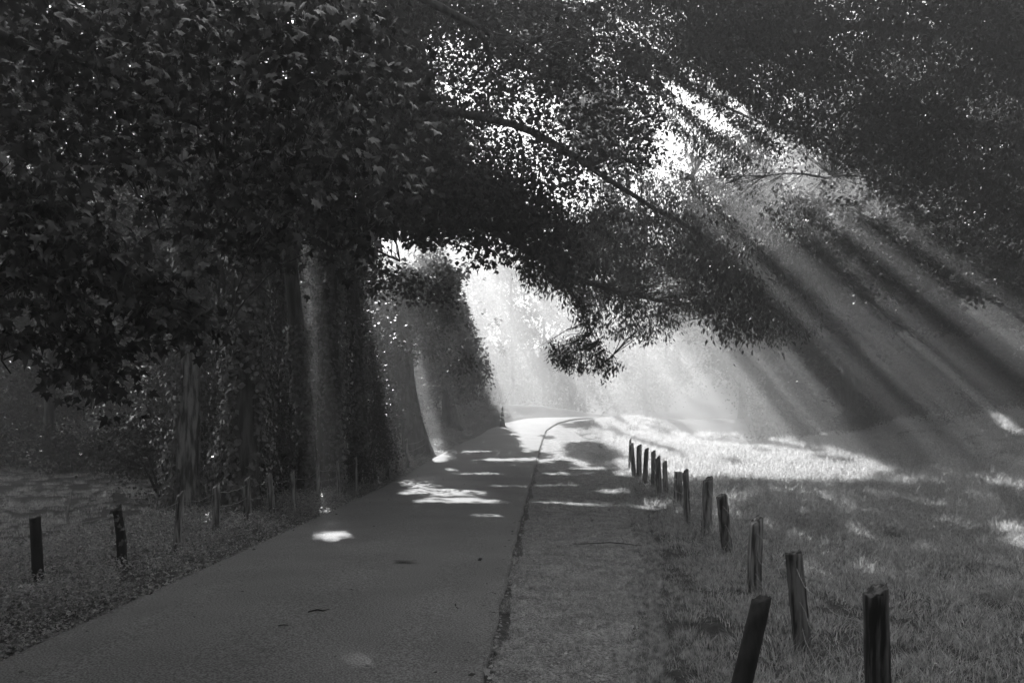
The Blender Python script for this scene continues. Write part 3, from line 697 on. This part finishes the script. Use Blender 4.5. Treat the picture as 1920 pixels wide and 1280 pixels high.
t3, t3p = ivy_tree(572, 925, 21.0, 0.24, 13, 'slim dark trunk leaning left with a clean upper stem, middle of the fence trees', 3500, (-0.9, 0.8), 0.22, h1=4.2)
t4, t4p = ivy_tree(606, 915, 21.8, 0.33, 14, 'straight ivy-covered trunk crossed by a thin shaft of light', 6000, (0.25, 0.7), 0.22)
t5, t5p = ivy_tree(786, 840, 33.5, 0.5, 6.8, 'huge flared trunk at the bank where the fence ends, veiled by a light shaft', 0, (-0.9, 0.6))
C = region([(700, 520), (760, 540), (850, 555), (880, 600), (850, 640), (790, 640), (740, 700), (700, 700)], 60, 29.5, 37); T = sprays(C, 70, 1.3, 0.15, 0.7, 0.3, 0.4); crown_mesh(t5, cull(T, keep(T[0], 8)), M_leaf)
t6, t6p = ivy_tree(847, 800, 47, 0.42, 8.5, 'tall trunk standing on the grassy bank close to the crest', 0, (-0.5, 0.8))
C = region([(830, 600), (880, 590), (915, 660), (925, 700), (880, 730), (830, 740)], 40, 43, 50); T = sprays(C, 70, 1.6, 0.2, 0.7, 0.3, 0.4); crown_mesh(t6, cull(T, keep(T[0], 8)), M_leaf)
t7, t7p = ivy_tree(665, 890, 25.5, 0.30, 14, 'ivy-covered trunk half hidden by undergrowth beside the farther fence posts', 4500, (-0.2, 0.5), 0.3)
t8, t8p = ivy_tree(500, 925, 23.5, 0.26, 14, 'narrow shaded ivy trunk set back between two thicker ones', 3500, (0.3, 0.5), 0.25)

# ---- the big maple reaching over the lane: limbs, hanging sprays
road_maple = empty('overhanging_maple', tuple(t4p[0]*0+np.array([-5.6, 17.2, float(H(-5.6, 17.2))])), 'spreading maple with a broad ivy-smothered trunk and long dark limbs arching over the lane', 'tree')
reg(road_maple, -5.6, 17.2)
bx = np.array([-5.6, 17.2, float(H(-5.6, 17.2))])
mp_pts, mp_r = trunk_part(road_maple, bx, 13, 0.34, (0.4, 0.4), n=22, sides=16)
ivy_on(road_maple, mp_pts, mp_r, 0, 8.0, 9000, 0.26)
def at(t): return np.array([np.interp(t, np.linspace(0, 1, len(mp_pts)), mp_pts[:, k]) for k in range(3)])
L1 = limb_part(road_maple, [at(0.42), P(640, 400, 16.8), P(760, 394, 16.4), P(830, 400, 16.4), P(905, 412, 16.5), P(960, 445, 16.8), P(1015, 485, 17.2), P(1060, 515, 18.5), P(1150, 545, 21), P(1260, 570, 25), P(1330, 590, 29)], 0.11, 0.02, n=34, wob=0.015)
L2 = limb_part(road_maple, [at(0.62), P(780, 200, 18.6), P(900, 215, 18.8), P(985, 240, 19.2), P(1060, 275, 19.7), P(1150, 345, 21), P(1250, 405, 23), P(1380, 470, 26), P(1480, 540, 28)], 0.10, 0.03, n=30, wob=0.02)
L3 = limb_part(road_maple, [at(0.8), P(700, -40, 16.5), P(820, 5, 16), P(870, 38, 16), P(900, 66, 16.2), P(960, 80, 16.8), P(1060, 60, 18)], 0.14, 0.03, n=18, wob=0.015)
L4 = limb_part(road_maple, [P(900, 60, 16.2), P(925, 110, 16.6), P(905, 122, 17), P(870, 175, 17.6)], 0.06, 0.015, name='branch', n=10, wob=0.01)
L5 = limb_part(road_maple, [P(1015, 485, 17.2), P(1085, 560, 17.3), P(1098, 610, 17.4), P(1120, 650, 17.5), P(1150, 665, 17.6)], 0.03, 0.006, name='branch', n=12, wob=0.015)
L6 = limb_part(road_maple, [P(1000, 425, 19.5), P(1090, 420, 22), P(1180, 470, 25), P(1300, 520, 29)], 0.04, 0.01, name='branch', n=10, wob=0.02)
S = {}
def sparse(poly, n, y0, y1, n_leaf, L, ln, asp, droop, ldown, sc_=0.55, thr=0.40, soft=8, **kw):
    C = thin(region(poly, n, y0, y1), sc_, thr, y0); T = sprays(C, n_leaf, L, ln, asp, droop, ldown, **kw); return C, cull(T, keep(T[0], soft))
Ts = []; TW = []
for args in [
    ([(700, 330), (980, 320), (1060, 410), (1090, 520), (1000, 505), (940, 465), (840, 418), (710, 428)], 230, 15.2, 19, 60, 0.8, 0.10, 0.8, 0.25, 0.5),
    ([(690, 0), (1130, 0), (1250, 130), (1190, 330), (1130, 430), (1000, 440), (690, 440)], 1050, 14.5, 27, 75, 0.95, 0.11, 0.8, 0.2, 0.4, 0.75, 0.44),
    ([(1000, 400), (1130, 370), (1300, 400), (1420, 480), (1500, 560), (1500, 620), (1420, 640), (1330, 600), (1260, 612), (1190, 640), (1100, 605), (1060, 552), (985, 535), (960, 450)], 520, 19, 34, 80, 1.1, 0.15, 0.36, 0.45, 1.1),
    ([(1000, 655), (1040, 622), (1100, 626), (1135, 650), (1170, 676), (1160, 700), (1110, 702), (1060, 690), (1000, 670)], 30, 17.0, 18.0, 34, 0.34, 0.10, 0.34, 0.5, 1.2, 0.5, 0.0, 0),
    ([(1070, 560), (1110, 560), (1125, 640), (1085, 640)], 6, 17.1, 17.8, 30, 0.3, 0.10, 0.34, 0.5, 1.2, 0.5, 0.0, 0),
    ([(970, 500), (1010, 490), (1040, 540), (975, 545)], 8, 17.0, 17.6, 30, 0.35, 0.10, 0.34, 0.5, 1.2, 0.5, 0.0, 0),
    ]:
    C, T = sparse(*args); Ts.append(T); TW.append(C)
# the low spray is kept even where the opening polygon would clear it
C = region([(1000, 658), (1040, 628), (1100, 632), (1135, 655), (1172, 682), (1150, 700), (1110, 704), (1060, 692)], 34, 17.0, 18.0)
T = sprays(C, 60, 0.36, 0.09, 0.34, 0.4, 0.9); Ts.append(T); TW.append(C)
C = region([(1080, 560), (1100, 560), (1120, 640), (1090, 640)], 9, 17.1, 17.8); T = sprays(C, 30, 0.3, 0.1, 0.34, 0.5, 1.2); Ts.append(T); TW.append(C)
C = region([(1180, 560), (1290, 560), (1250, 625), (1190, 640)], 20, 18, 20); T = sprays(C, 45, 0.45, 0.1, 0.34, 0.5, 1.2); Ts.append(T); TW.append(C)
for pl, n_, ya, yb in [([(690, 470), (745, 492), (800, 530), (856, 552), (850, 578), (780, 566), (700, 556)], 30, 19.5, 24), ([(700, 560), (770, 580), (830, 640), (900, 680), (860, 700), (790, 660), (720, 640)], 34, 26, 32), ([(755, 430), (850, 428), (800, 455), (765, 450)], 12, 16, 18)]:
    C = region(pl, n_, ya, yb); T = sprays(C, 42, 0.75 if ya > 18 else 0.45, 0.12, 0.7, 0.3, 0.5); Ts.append(T); TW.append(C)
crown_mesh(road_maple, cat(Ts), M_leaf)
LIMBS = np.concatenate([L1, L2, L3, L5, L6])
CC = np.concatenate(TW); s_ = []; e_ = []
for c in CC:
    d = np.linalg.norm(LIMBS-c, axis=1); k = np.argmin(d)
    if d[k] < 3.2: s_.append(LIMBS[k]); e_.append(c)
twigs_part(road_maple, s_, e_, 0.014)
# hanging maple cluster in the opening: separate leaves
def leaf_objects(root, T, mat, variants=8):
    P_, D, Nn, l_, w_ = T; D, S_, U = frames(D, Nn); ms = []
    for v in range(variants):
        a = rng.uniform(0.75, 1.0)
        V, f = leaves(np.zeros((1, 3)), np.array([[0, 1.0, 0]]), np.array([[rng.normal(0, .15), 0, 1.0]]), 1.0, a, 'maple')
        V = V + np.array([0, 0, 0.10])*np.sin(V[:, :1]*6+v) - np.array([0, 0, 0.25+0.1*math.sin(v*2)])*V[:, 1:2]**2; ms.append(npmesh('leaf', V, f))
    rb = Vector(root.location)
    from mathutils import Matrix
    for i in range(len(P_)):
        o = bpy.data.objects.new('leaf', ms[i % variants]); COL.objects.link(o); o.parent = root
        if not o.data.materials: o.data.materials.append(mat)
        M = Matrix(((S_[i][0], D[i][0], U[i][0], 0), (S_[i][1], D[i][1], U[i][1], 0), (S_[i][2], D[i][2], U[i][2], 0), (0, 0, 0, 1)))
        l = float(l_[i]); M = M @ Matrix.Diagonal((l, l, l, 1)); M.translation = Vector(P_[i])-rb; o.matrix_local = M
C = np.concatenate([region([(842, 418), (948, 432), (952, 468), (905, 470), (872, 470), (846, 466)], 9, 15.6, 16.6), region([(896, 460), (950, 460), (946, 492), (930, 512), (905, 505)], 4, 15.7, 16.3)])
T = sprays(C, 18, 0.5, 0.105, 0.95, 0.3, 0.7, up=0.7); T = (T[0], T[1], T[2]+np.array([0, -0.8, 0]), T[3], T[4]); leaf_objects(road_maple, T, M_leaf); cover(T)
L7 = limb_part(road_maple, [P(905, 412, 16.5), P(925, 440, 16.2), P(935, 480, 16.0), P(925, 505, 15.9)], 0.012, 0.004, name='branch', n=8, wob=0.01)

# ---- near maple, upper left
nm = empty('near_maple', (-6.6, 4.6, 0.0), 'near maple at upper left with big lobed leaves on drooping dark branches', 'tree'); reg(nm, -6.6, 4.6)
trunk_part(nm, (-6.6, 4.6, 0.0), 8, 0.28, (0.3, 0.2), n=18, sides=14)
NL = [limb_part(nm, [(-6.5, 4.7, 3.6), P(-300, 150, 6), P(0, 330, 6.2), P(140, 470, 6.2), P(250, 540, 6.1), P(340, 590, 6.0), P(430, 605, 5.9)], 0.07, 0.006, n=22),
      limb_part(nm, [P(60, 400, 6.2), P(95, 520, 6.0), P(130, 620, 5.9), P(175, 740, 5.8)], 0.02, 0.004, n=12),
      limb_part(nm, [P(-60, 420, 5.6), P(10, 560, 5.5), P(20, 700, 5.4)], 0.015, 0.004, n=8),
      limb_part(nm, [(-6.45, 4.75, 5.5), P(-100, 60, 7), P(200, 120, 7.4), P(420, 260, 7.6), P(600, 400, 7.6), P(720, 480, 7.5), P(750, 490, 7.4)], 0.09, 0.008, n=24),
      limb_part(nm, [(-6.4, 4.75, 6.3), P(100, -80, 7.2), P(400, 0, 7.8), P(620, 120, 8.2), P(740, 240, 8.4)], 0.08, 0.01, n=20),
      limb_part(nm, [P(200, 120, 7.4), P(230, 330, 7.2), P(300, 430, 7.1)], 0.02, 0.005, n=10),
      limb_part(nm, [P(420, 260, 7.6), P(440, 400, 7.3), P(470, 480, 7.2)], 0.015, 0.004, n=10)]
NLP = np.concatenate(NL)
Ts = []; TW = []
for poly, n, y0, y1, nlf, L in [
    ([(0, 0), (720, 0), (770, 100), (775, 220), (750, 330), (735, 400), (700, 450), (640, 480), (560, 440), (430, 480), (330, 420), (280, 330), (180, 300), (0, 260)], 330, 6.2, 9.5, 20, 0.65),
    ([(560, 300), (700, 330), (745, 470), (700, 500), (620, 450)], 26, 7.0, 8.2, 14, 0.5),
    ([(0, 200), (120, 300), (220, 460), (330, 540), (430, 590), (400, 615), (300, 600), (200, 560), (215, 660), (205, 750), (150, 740), (100, 640), (60, 560), (0, 600)], 120, 5.3, 6.8, 15, 0.42),
    ([(0, 600), (35, 620), (45, 700), (20, 720)], 5, 5.2, 5.6, 8, 0.2),
    ([(430, 430), (520, 430), (480, 500), (430, 490)], 6, 7, 7.5, 10, 0.3)]:
    C = region(poly, n, y0, y1); T = sprays(C, nlf, L, 0.095, 0.92, 0.35, 0.6, up=0.9, flat=0.2); T = cull(T, keep(T[0], 6, gaps=True)); Ts.append(T); TW.append(C)
T = cat(Ts); s_ = []; e_ = []
for c in np.concatenate(TW):
    d = np.linalg.norm(NLP-c, axis=1); k = np.argmin(d)
    if d[k] < 2.0: s_.append(NLP[k]); e_.append(c)
twigs_part(nm, s_, e_, 0.008)
order = np.argsort(T[0][:, 1] + 0*T[3]); order = order[(T[0][order, 1] > 1)]
inview = [i for i in order if abs((T[0][i, 0])/T[0][i, 1]*F) < 940 and (HZ-(T[0][i, 2]-EYE)/T[0][i, 1]*F) > 180]
big = np.array(inview[:295]); rest = np.setdiff1d(np.arange(len(T[0])), big)
leaf_objects(nm, cull(T, big), M_maple)
V, f = leaves(*[a[rest] for a in T], 'maple'); o = link('foliage', npmesh('foliage', V, f), M_maple, nm); o['kind'] = 'stuff'

_c = T[0][rng.choice([i for i in inview], 14)]
for gx_, gy_ in zip(*shadow_xy(_c)): HIGH.append((float(gx_), float(gy_), float(rng.uniform(0.12, 0.24)), float(rng.uniform(0.14, 0.3)), 10.5))
# ---- dark tree reaching in from the right, and drooping boughs
def bough_tree(x, y, h, r, label, limbs, masses, mat=M_leaf, name='broadleaf_tree'):
    z = float(H(x, y)); root = empty(name, (x, y, z), label, 'tree'); reg(root, x, y)
    pts, _ = trunk_part(root, (x, y, z), h, r, (0.4, 0.3), n=20, sides=14); LP = [pts]
    for pl, r0 in limbs:
        s0 = pts[int(pl[0]*19)]; LP.append(limb_part(root, [s0]+[P(*q) for q in pl[1:]], r0, r0*0.15, n=20, sides=7))
    LP = np.concatenate(LP); Ts = []; TW = []
    for m in masses: C, T = sparse(*m); Ts.append(T); TW.append(C)
    crown_mesh(root, cat(Ts), mat); s_ = []; e_ = []
    for c in np.concatenate(TW):
        d = np.linalg.norm(LP-c, axis=1); k = np.argmin(d)
        if d[k] < 4.5: s_.append(LP[k]); e_.append(c)
    twigs_part(root, s_, e_, 0.016); return root
bough_tree(19, 27, 17, 0.5, 'dark tall tree at the right edge whose crown fills the upper right corner',
    [([0.5, (1900, 250, 27), (1700, 200, 26), (1560, 330, 25)], 0.14), ([0.65, (1800, 60, 26), (1500, 40, 25), (1300, 60, 24)], 0.16), ([0.8, (1700, -60, 27), (1400, -60, 27)], 0.16)],
    [([(1180, -60), (2060, -60), (2060, 520), (1920, 460), (1720, 380), (1600, 330), (1450, 270), (1260, 130)], 1500, 21, 33, 80, 1.3, 0.15, 0.5, 0.3, 0.7, 0.4, 0.22)])
bough_tree(24, 38, 19, 0.42, 'mist-veiled tree with feathery drooping boughs right of the lane opening',
    [([0.75, (1480, 260, 31), (1400, 220, 30), (1300, 165, 29), (1200, 120, 28)], 0.14), ([0.6, (1500, 330, 31), (1400, 330, 29), (1300, 330, 28)], 0.1), ([0.45, (1540, 450, 31), (1450, 480, 29), (1380, 520, 28)], 0.1), ([0.5, (1700, 430, 33), (1800, 500, 33)], 0.1)],
    [([(1180, 330), (1290, 250), (1430, 330), (1560, 420), (1560, 560), (1480, 600), (1400, 540), (1250, 420)], 420, 26, 34, 75, 1.5, 0.15, 0.36, 0.45, 1.0, 0.4, 0.42),
     ([(1130, 60), (1330, 120), (1480, 240), (1420, 300), (1250, 240)], 330, 26, 33, 75, 1.5, 0.15, 0.4, 0.4, 0.9, 0.4, 0.36),
     ([(1080, -50), (1500, -50), (1560, 160), (1330, 130), (1180, 60)], 420, 27, 34, 75, 1.5, 0.16, 0.45, 0.4, 0.9, 0.4, 0.3)])

# ---- woodland behind: left, right, and the far hazy line
LW = [(-8.5, 25, 17, 5, 'dark broadleaf tree directly behind the ivy trunks'), (-13, 33, 18, 6, 'large dark pasture-side tree left of the ivy trunks'),
      (-20, 37, 17, 6.5, 'spreading dark tree over the middle of the pasture edge'), (-27, 42, 18, 7, 'dark tree near the left edge of the pasture wood'),
      (-18, 47, 20, 6.5, 'tall shaded tree set deep in the left wood'), (-10, 42, 19, 5.5, 'tall tree in shade behind the huge flared trunk'),
      (-6.9, 36, 9, 3.2, 'leafy low-branched tree catching light beside the bank'), (-5.8, 50, 9.5, 3.8, 'hazy dark tree on the bank left of the crest'),
      (-3.8, 62, 10, 3.6, 'hazy tree just beyond the crest on the left side'), (-13, 57, 21, 6, 'tall misted tree far behind the bank'),
      (-33, 55, 20, 7.5, 'far dark tree at the extreme left of the wood'), (-24, 60, 21, 7, 'far dark tree deep beyond the pasture')]
for k, (x, y, h, cr, lb) in enumerate(LW):
    reg(wood_tree(x, y, h, cr, lb, 'trees of the left wood', 9000 if y < 40 else 7000, 0.17 if y < 38 else 0.25, 0.16 if k in (6, 7, 8) else 0.2, seed=k, ivy=0), x, y)
RW = [(21.6, 54, 27, 7.5, 0.72, 'tall tree with a stout dark trunk rising behind the light shafts'), (29, 57, 26, 8, None, 'broad misted tree second from the stout trunk'), (37, 56, 26, 8, None, 'deep shaded tree toward the right edge of the wood'),
      (45, 62, 27, 8.5, None, 'dark tree at the far right of the field wood'), (20.5, 68, 24, 6.5, None, 'pale hazy tree bordering the bright opening'), (27, 67, 27, 8, None, 'hazed tree behind the right field wood'),
      (36, 69, 27, 8, None, 'deepest tree behind the right field'), (24.5, 60, 25, 7, None, 'dark leafy tree directly behind the stout trunk'), (33, 60, 24, 7, None, 'shaded tree between the broad and the deep shaded ones'),
      (21, 78, 24, 7, None, 'faint tree far back beside the opening')]
for k, (x, y, h, cr, tr, lb) in enumerate(RW):
    reg(wood_tree(x, y, h, cr, lb, 'trees of the right wood', 10000, 0.26, 0.12, seed=20+k, trunk_r=tr), x, y)

def copy_thing(root, x, y, rz, sc_, label, group):
    r = root.copy(); COL.objects.link(r); r.location = (x, y, float(H(x, y))); r.rotation_euler = (0, 0, rz); r.scale = (sc_, sc_, sc_)
    r['label'] = label; r['group'] = group
    for c in root.children:
        d = c.copy(); COL.objects.link(d); d.parent = r
    return r
DL = 'pale mist-washed tree in the distant wood beyond the crest'; DG = 'distant trees beyond the crest'
DP = [wood_tree(-14+q*7, 108, 24, 6.5, DL, DG, 8000, 0.42, 0.08, seed=50+q, name='distant_tree', cutgaps=False) for q in range(3)]
for k in range(26):
    x = -26 + k*3.6 + rng.normal(0, 1.0); y = 112 + rng.normal(0, 9)
    copy_thing(DP[k % 3], x, y, rng.uniform(0, 6.28), rng.uniform(0.8, 1.1), DL, DG)
for k in range(13):
    x, y = -20-rng.random()*38, 66+rng.random()*30
    copy_thing(DP[k % 3], x, y, rng.uniform(0, 6.28), rng.uniform(0.85, 1.05), 'dark distant tree at the back of the wood left of the lane', 'distant trees behind the pasture')
for k in range(16):
    x, y = 30+rng.random()*45, 76+rng.random()*24
    copy_thing(DP[k % 3], x, y, rng.uniform(0, 6.28), rng.uniform(0.85, 1.05), 'shaded distant tree at the back of the wood right of the lane', 'distant trees behind the field')
# understorey: bushes
def bush(x, y, h, r, n, ln, label, group=None, mat=M_leaf, k0=0):
    z = float(H(x, y)); root = empty('bush', (x, y, z), label, 'bush', group); G = Geo()
    for q in range(5):
        a = q*1.3; tube(G, [(x, y, z-0.1), (x+0.3*r*math.cos(a), y+0.3*r*math.sin(a), z+h*0.4), (x+0.6*r*math.cos(a), y+0.6*r*math.sin(a), z+h*0.75)], [0.04, 0.025, 0.01], 5)
    o = G.build('stems', M_twig, root); o['kind'] = 'stuff'
    C = np.array([x, y, z+h*0.5]) + rng.normal(0, 1, (max(10, n//70), 3))*np.array([r*0.45, r*0.45, h*0.26])
    T = sprays(C, 70, r*0.6, ln, 0.7, 0.3, 0.3); T = cull(T, (T[0][:, 2] > H(T[0][:, 0], T[0][:, 1])) & keep(T[0], 5)); crown_mesh(root, T, mat, 'foliage')
BU = [(-5.9, 20.6, 1.9, 1.2, 4500, .09, 'tall leafy bush growing between the two middle ivy trunks'), (-6.3, 24, 3.4, 1.5, 6000, .1, 'high dark bush behind the straight ivy trunk'),
      (-4.6, 26.5, 3.0, 1.1, 5500, .09, 'light-flecked bush beyond the straight ivy trunk'), (-5.2, 29.5, 4.2, 1.5, 7500, .1, 'arching bush with bright leaf tips left of the flared trunk'),
      (-8.6, 21, 2.2, 1.5, 3500, .1, 'dark bush left of the pale-barked trunk'), (-7.6, 22.6, 4.5, 1.3, 5000, .1, 'tall bush between the left pair of trunks and the slim one'),
      (-4.2, 23.2, 1.1, 0.8, 2200, .08, 'low bush crowding the middle fence posts'), (-12, 30, 1.6, 2.4, 3500, .14, 'low dark thicket at the pasture back, nearest the trunks'),
      (-16.5, 32, 1.8, 2.8, 3500, .15, 'low dark thicket at the middle of the pasture back'), (-22, 34, 2.0, 3, 3500, .16, 'low thicket at the left of the pasture back'),
      (-5.3, 41, 4.5, 2.0, 5000, .13, 'shadowed tall bush on the bank behind the flared trunk'), (-4.6, 56, 5, 2.2, 4000, .18, 'dark bush close to the striped cone'), (-7.5, 60, 6, 3, 3500, .2, 'tall dark bush behind the bank'), (-1.4, 72, 5, 2.5, 3500, .22, 'hazy bush below the crest'),
      (15.0, 47, 1.5, 1.6, 2500, .14, 'weedy bush at the near edge of the right wood'), (18.2, 45, 1.4, 1.6, 2500, .14, 'low bush right of the weedy one at the wood edge'), (22.5, 43, 1.5, 2.0, 2500, .15, 'low shaded bush near the pale lumps'),
      (26.5, 43, 1.6, 2.0, 2500, .15, 'dark bush at the far right of the slope'), (17.5, 60, 4.2, 2.6, 3000, .18, 'misted bush where the wood meets the bright opening'), (20.5, 57, 5, 3.0, 3500, .18, 'tall bush before the stout trunk'), (25, 55, 6, 3.4, 4500, .2, 'big dark bush in the right wood'), (30.5, 54, 6, 3.4, 4500, .2, 'big dark bush at the right edge of the wood')]
BU += [(-14, 52, 6, 3.5, 4500, .26, 'high dark thicket behind the huge flared trunk'), (-21, 54, 6, 3.8, 4500, .26, 'high dark thicket behind the pasture, right part'), (-29, 52, 6, 4, 4500, .26, 'high dark thicket behind the pasture, middle part'), (-37, 56, 6, 4.5, 4500, .28, 'high dark thicket behind the pasture, left part'),
       (-26, 46, 4, 3, 3500, .2, 'mid-height thicket at the pasture edge, middle'), (-33, 47, 4, 3.2, 3500, .2, 'mid-height thicket at the pasture edge, left'), (-16, 40, 4.5, 2.6, 3500, .18, 'mid-height thicket left of the fence trees'), (-10.5, 36, 5, 2.4, 4500, .16, 'tall thicket between the ivy trunks and the wood'),
       (20, 58, 7, 3.5, 4500, .28, 'tall misted thicket behind the stout trunk'), (27, 57, 7, 3.8, 4500, .28, 'tall misted thicket in the middle of the right wood'), (35, 58, 7, 4, 4500, .28, 'tall thicket toward the right of the wood'), (37, 52, 6, 3.4, 4500, .24, 'broad dark thicket at the right end of the slope'), (43, 60, 7, 4.5, 4500, .3, 'tall thicket at the far right end of the wood'), (27.5, 59, 7, 3.2, 4500, .24, 'broad dark thicket right of the stout trunk')]
for b_ in BU: bush(*b_)
# unseen trees added behind and beside the camera to cut the sky light
VP = None
for k, (x, y) in enumerate([(-9, -3), (-5, -11), (6.5, -9), (11, -2), (17, 3), (-12, 8), (2.5, -15), (-13, -13), (14, -14), (23, 9), (-18, 2), (-21, 14)]):
    lb_ = ['added shade tree beside the lane on the left of the camera', 'added shade tree behind the camera left of the lane', 'added shade tree behind the camera right of the lane', 'added shade tree at the right of the camera by the meadow', 'added shade tree at the meadow side out of frame right', 'added shade tree at the pasture side out of frame left', 'added shade tree over the lane well behind the viewpoint', 'added shade tree far back on the left behind the viewpoint', 'added shade tree far back on the right behind the viewpoint', 'added shade tree beside the meadow beyond the right of frame', 'added shade tree beside the pasture left of the viewpoint', 'added shade tree beside the pasture beyond the left of frame'][k]
    if VP is None: VP = wood_tree(x, y, 17, 7.5, lb_, 'added shade trees around the viewpoint', 12000, 0.42, 0.3, seed=80, cutgaps=False)
    else: copy_thing(VP, x, y, k*1.1, 1.0, lb_, 'added shade trees around the viewpoint')

# ---- leaf sprays added to shut out the sun where shade is wanted
TX = np.array([(x, y) for _, x, y in TREES])
cell = 0.35; gx0, gx1, gy0, gy1 = -24, 42, -7, 74
nxg, nyg = int((gx1-gx0)/cell), int((gy1-gy0)/cell); grid = np.zeros((nxg, nyg))
for gx, gy, a in ALL_LEAF:
    i = ((gx-gx0)/cell).astype(int); j = ((gy-gy0)/cell).astype(int); k = (i >= 0) & (i < nxg) & (j >= 0) & (j < nyg)
    np.add.at(grid, (i[k], j[k]), a[k]/cell**2)
GXc, GYc = np.meshgrid(gx0+(np.arange(nxg)+.5)*cell, gy0+(np.arange(nyg)+.5)*cell, indexing='ij')
LIT = lit(GXc, GYc); need = (~LIT) & (GXc > -1.2*(GYc+2.7)-4) & (GXc < 2.1*(GYc+2.7)+4)
print('COVER before', [round(float(v), 2) for v in np.percentile(grid[need], [5, 25, 50, 75])], need.sum()*cell**2)
FILL = {}; TARGET = 2.6 + 2.6*((GXc > -9) & (GXc < 3.5) & (GYc < 27)) + 6.0*np.exp(-np.hypot(GXc-0.76, GYc+2.66)/6.0)
for rnd in range(34):
    bad = np.argwhere(need & (grid < TARGET))
    if not len(bad): break
    rng.shuffle(bad); bad = bad[:int(len(bad)*0.10)+1]
    G_ = np.stack([GXc[bad[:, 0], bad[:, 1]], GYc[bad[:, 0], bad[:, 1]]], 1) + rng.uniform(-.2, .2, (len(bad), 2))
    best = np.full(len(G_), 1e9); pos = np.zeros((len(G_), 3)); own = np.zeros(len(G_), int)
    for q in range(10):
        z = rng.uniform(np.where(G_[:, 1] < 12, 13, 6), 25); p = np.stack([G_[:, 0]-SX*z, G_[:, 1]+SY*z, z], 1)
        d = np.hypot(p[:, None, 0]-TX[None, :, 0], p[:, None, 1]-TX[None, :, 1]); o_ = d.argmin(1); dm = d.min(1)
        bad_ = ~keep(p, 0, gaps=False) | (p[:, 1] < 8); dm = dm + 100*bad_
        m = dm < best; best[m] = dm[m]; pos[m] = p[m]; own[m] = o_[m]
    ok = best < 50; pos, own = pos[ok], own[ok]
    lnf = np.clip(0.0055*pos[:, 1], 0.12, 0.36); nl = 36
    offv = (HZ-(pos[:, 2]-EYE)/pos[:, 1]*F < -70) | (np.abs(pos[:, 0]/pos[:, 1]*F) > 1040); lnf = np.where(offv, 0.42, lnf)
    T = sprays(pos, nl, lnf*4.5, lnf, 0.75, 0.2, 0.35); ow = np.repeat(own, nl); k = keep(T[0], 4)
    T = cull(T, k); ow = ow[k]
    gx, gy = shadow_xy(T[0]); i = ((gx-gx0)/cell).astype(int); j = ((gy-gy0)/cell).astype(int); kk = (i >= 0) & (i < nxg) & (j >= 0) & (j < nyg)
    np.add.at(grid, (i[kk], j[kk]), (T[3]*T[4]*0.46)[kk]/cell**2)
    for w in np.unique(ow): FILL.setdefault(int(w), []).append(cull(T, ow == w))
nf = 0
for w, ts in FILL.items():
    T = cat(ts); nf += len(T[0]); V, f = leaves(*T, 'broad'); o = link('crown', npmesh('crown', V, f), M_far if TREES[w][2] > 30 else M_leaf, TREES[w][0]); o['kind'] = 'stuff'  # added sun-blocking leaves, parented to the nearest tree
print('NEAR', np.round(grid[need & (np.hypot(GXc-0.76, GYc+2.66) < 5)].mean(), 2), np.percentile(grid[need & (np.hypot(GXc-0.76, GYc+2.66) < 5)], 5))
print('COVER after', [round(float(v), 2) for v in np.percentile(grid[need], [5, 25, 50, 75])], 'fill leaves', nf)

# ---- the misty air: one closed box round the whole scene
m, nt, out = newmat('haze')
pv = N(nt, 'ShaderNodeVolumePrincipled'); pv.inputs['Density'].default_value = HAZE_DENSITY; pv.inputs['Anisotropy'].default_value = HAZE_G
pv.inputs['Color'].default_value = g(0.95); nt.links.new(pv.outputs[0], out.inputs['Volume'])
zt = max((o.matrix_world.translation.z if o.type != 'MESH' else 0) for o in sc.objects) ; zt = 34.0
bx0, bx1, by0, by1, bz0 = -262, 282, -112, 352, -2.2
V = np.array([(x, y, z) for z in (bz0, zt) for y in (by0, by1) for x in (bx0, bx1)], float)
hz = link('haze', npmesh('haze', V, np.array([(0, 2, 3, 1), (4, 5, 7, 6), (0, 1, 5, 4), (2, 6, 7, 3), (0, 4, 6, 2), (1, 3, 7, 5)])), m)
tag(hz, kind='stuff', label='thin morning mist filling the air under the trees')
tris = sum(len(o.data.loops)-2*len(o.data.polygons) for o in {o.data.name: o for o in sc.objects if o.type == 'MESH'}.values())
zmax = max(max((v[2] for v in o.bound_box), default=0)+o.location.z+(o.parent.location.z if o.parent else 0) for o in sc.objects if o.type == 'MESH' and o is not hz)
print('TRIS', tris, 'zmax', zmax, 'objects', len(sc.objects))
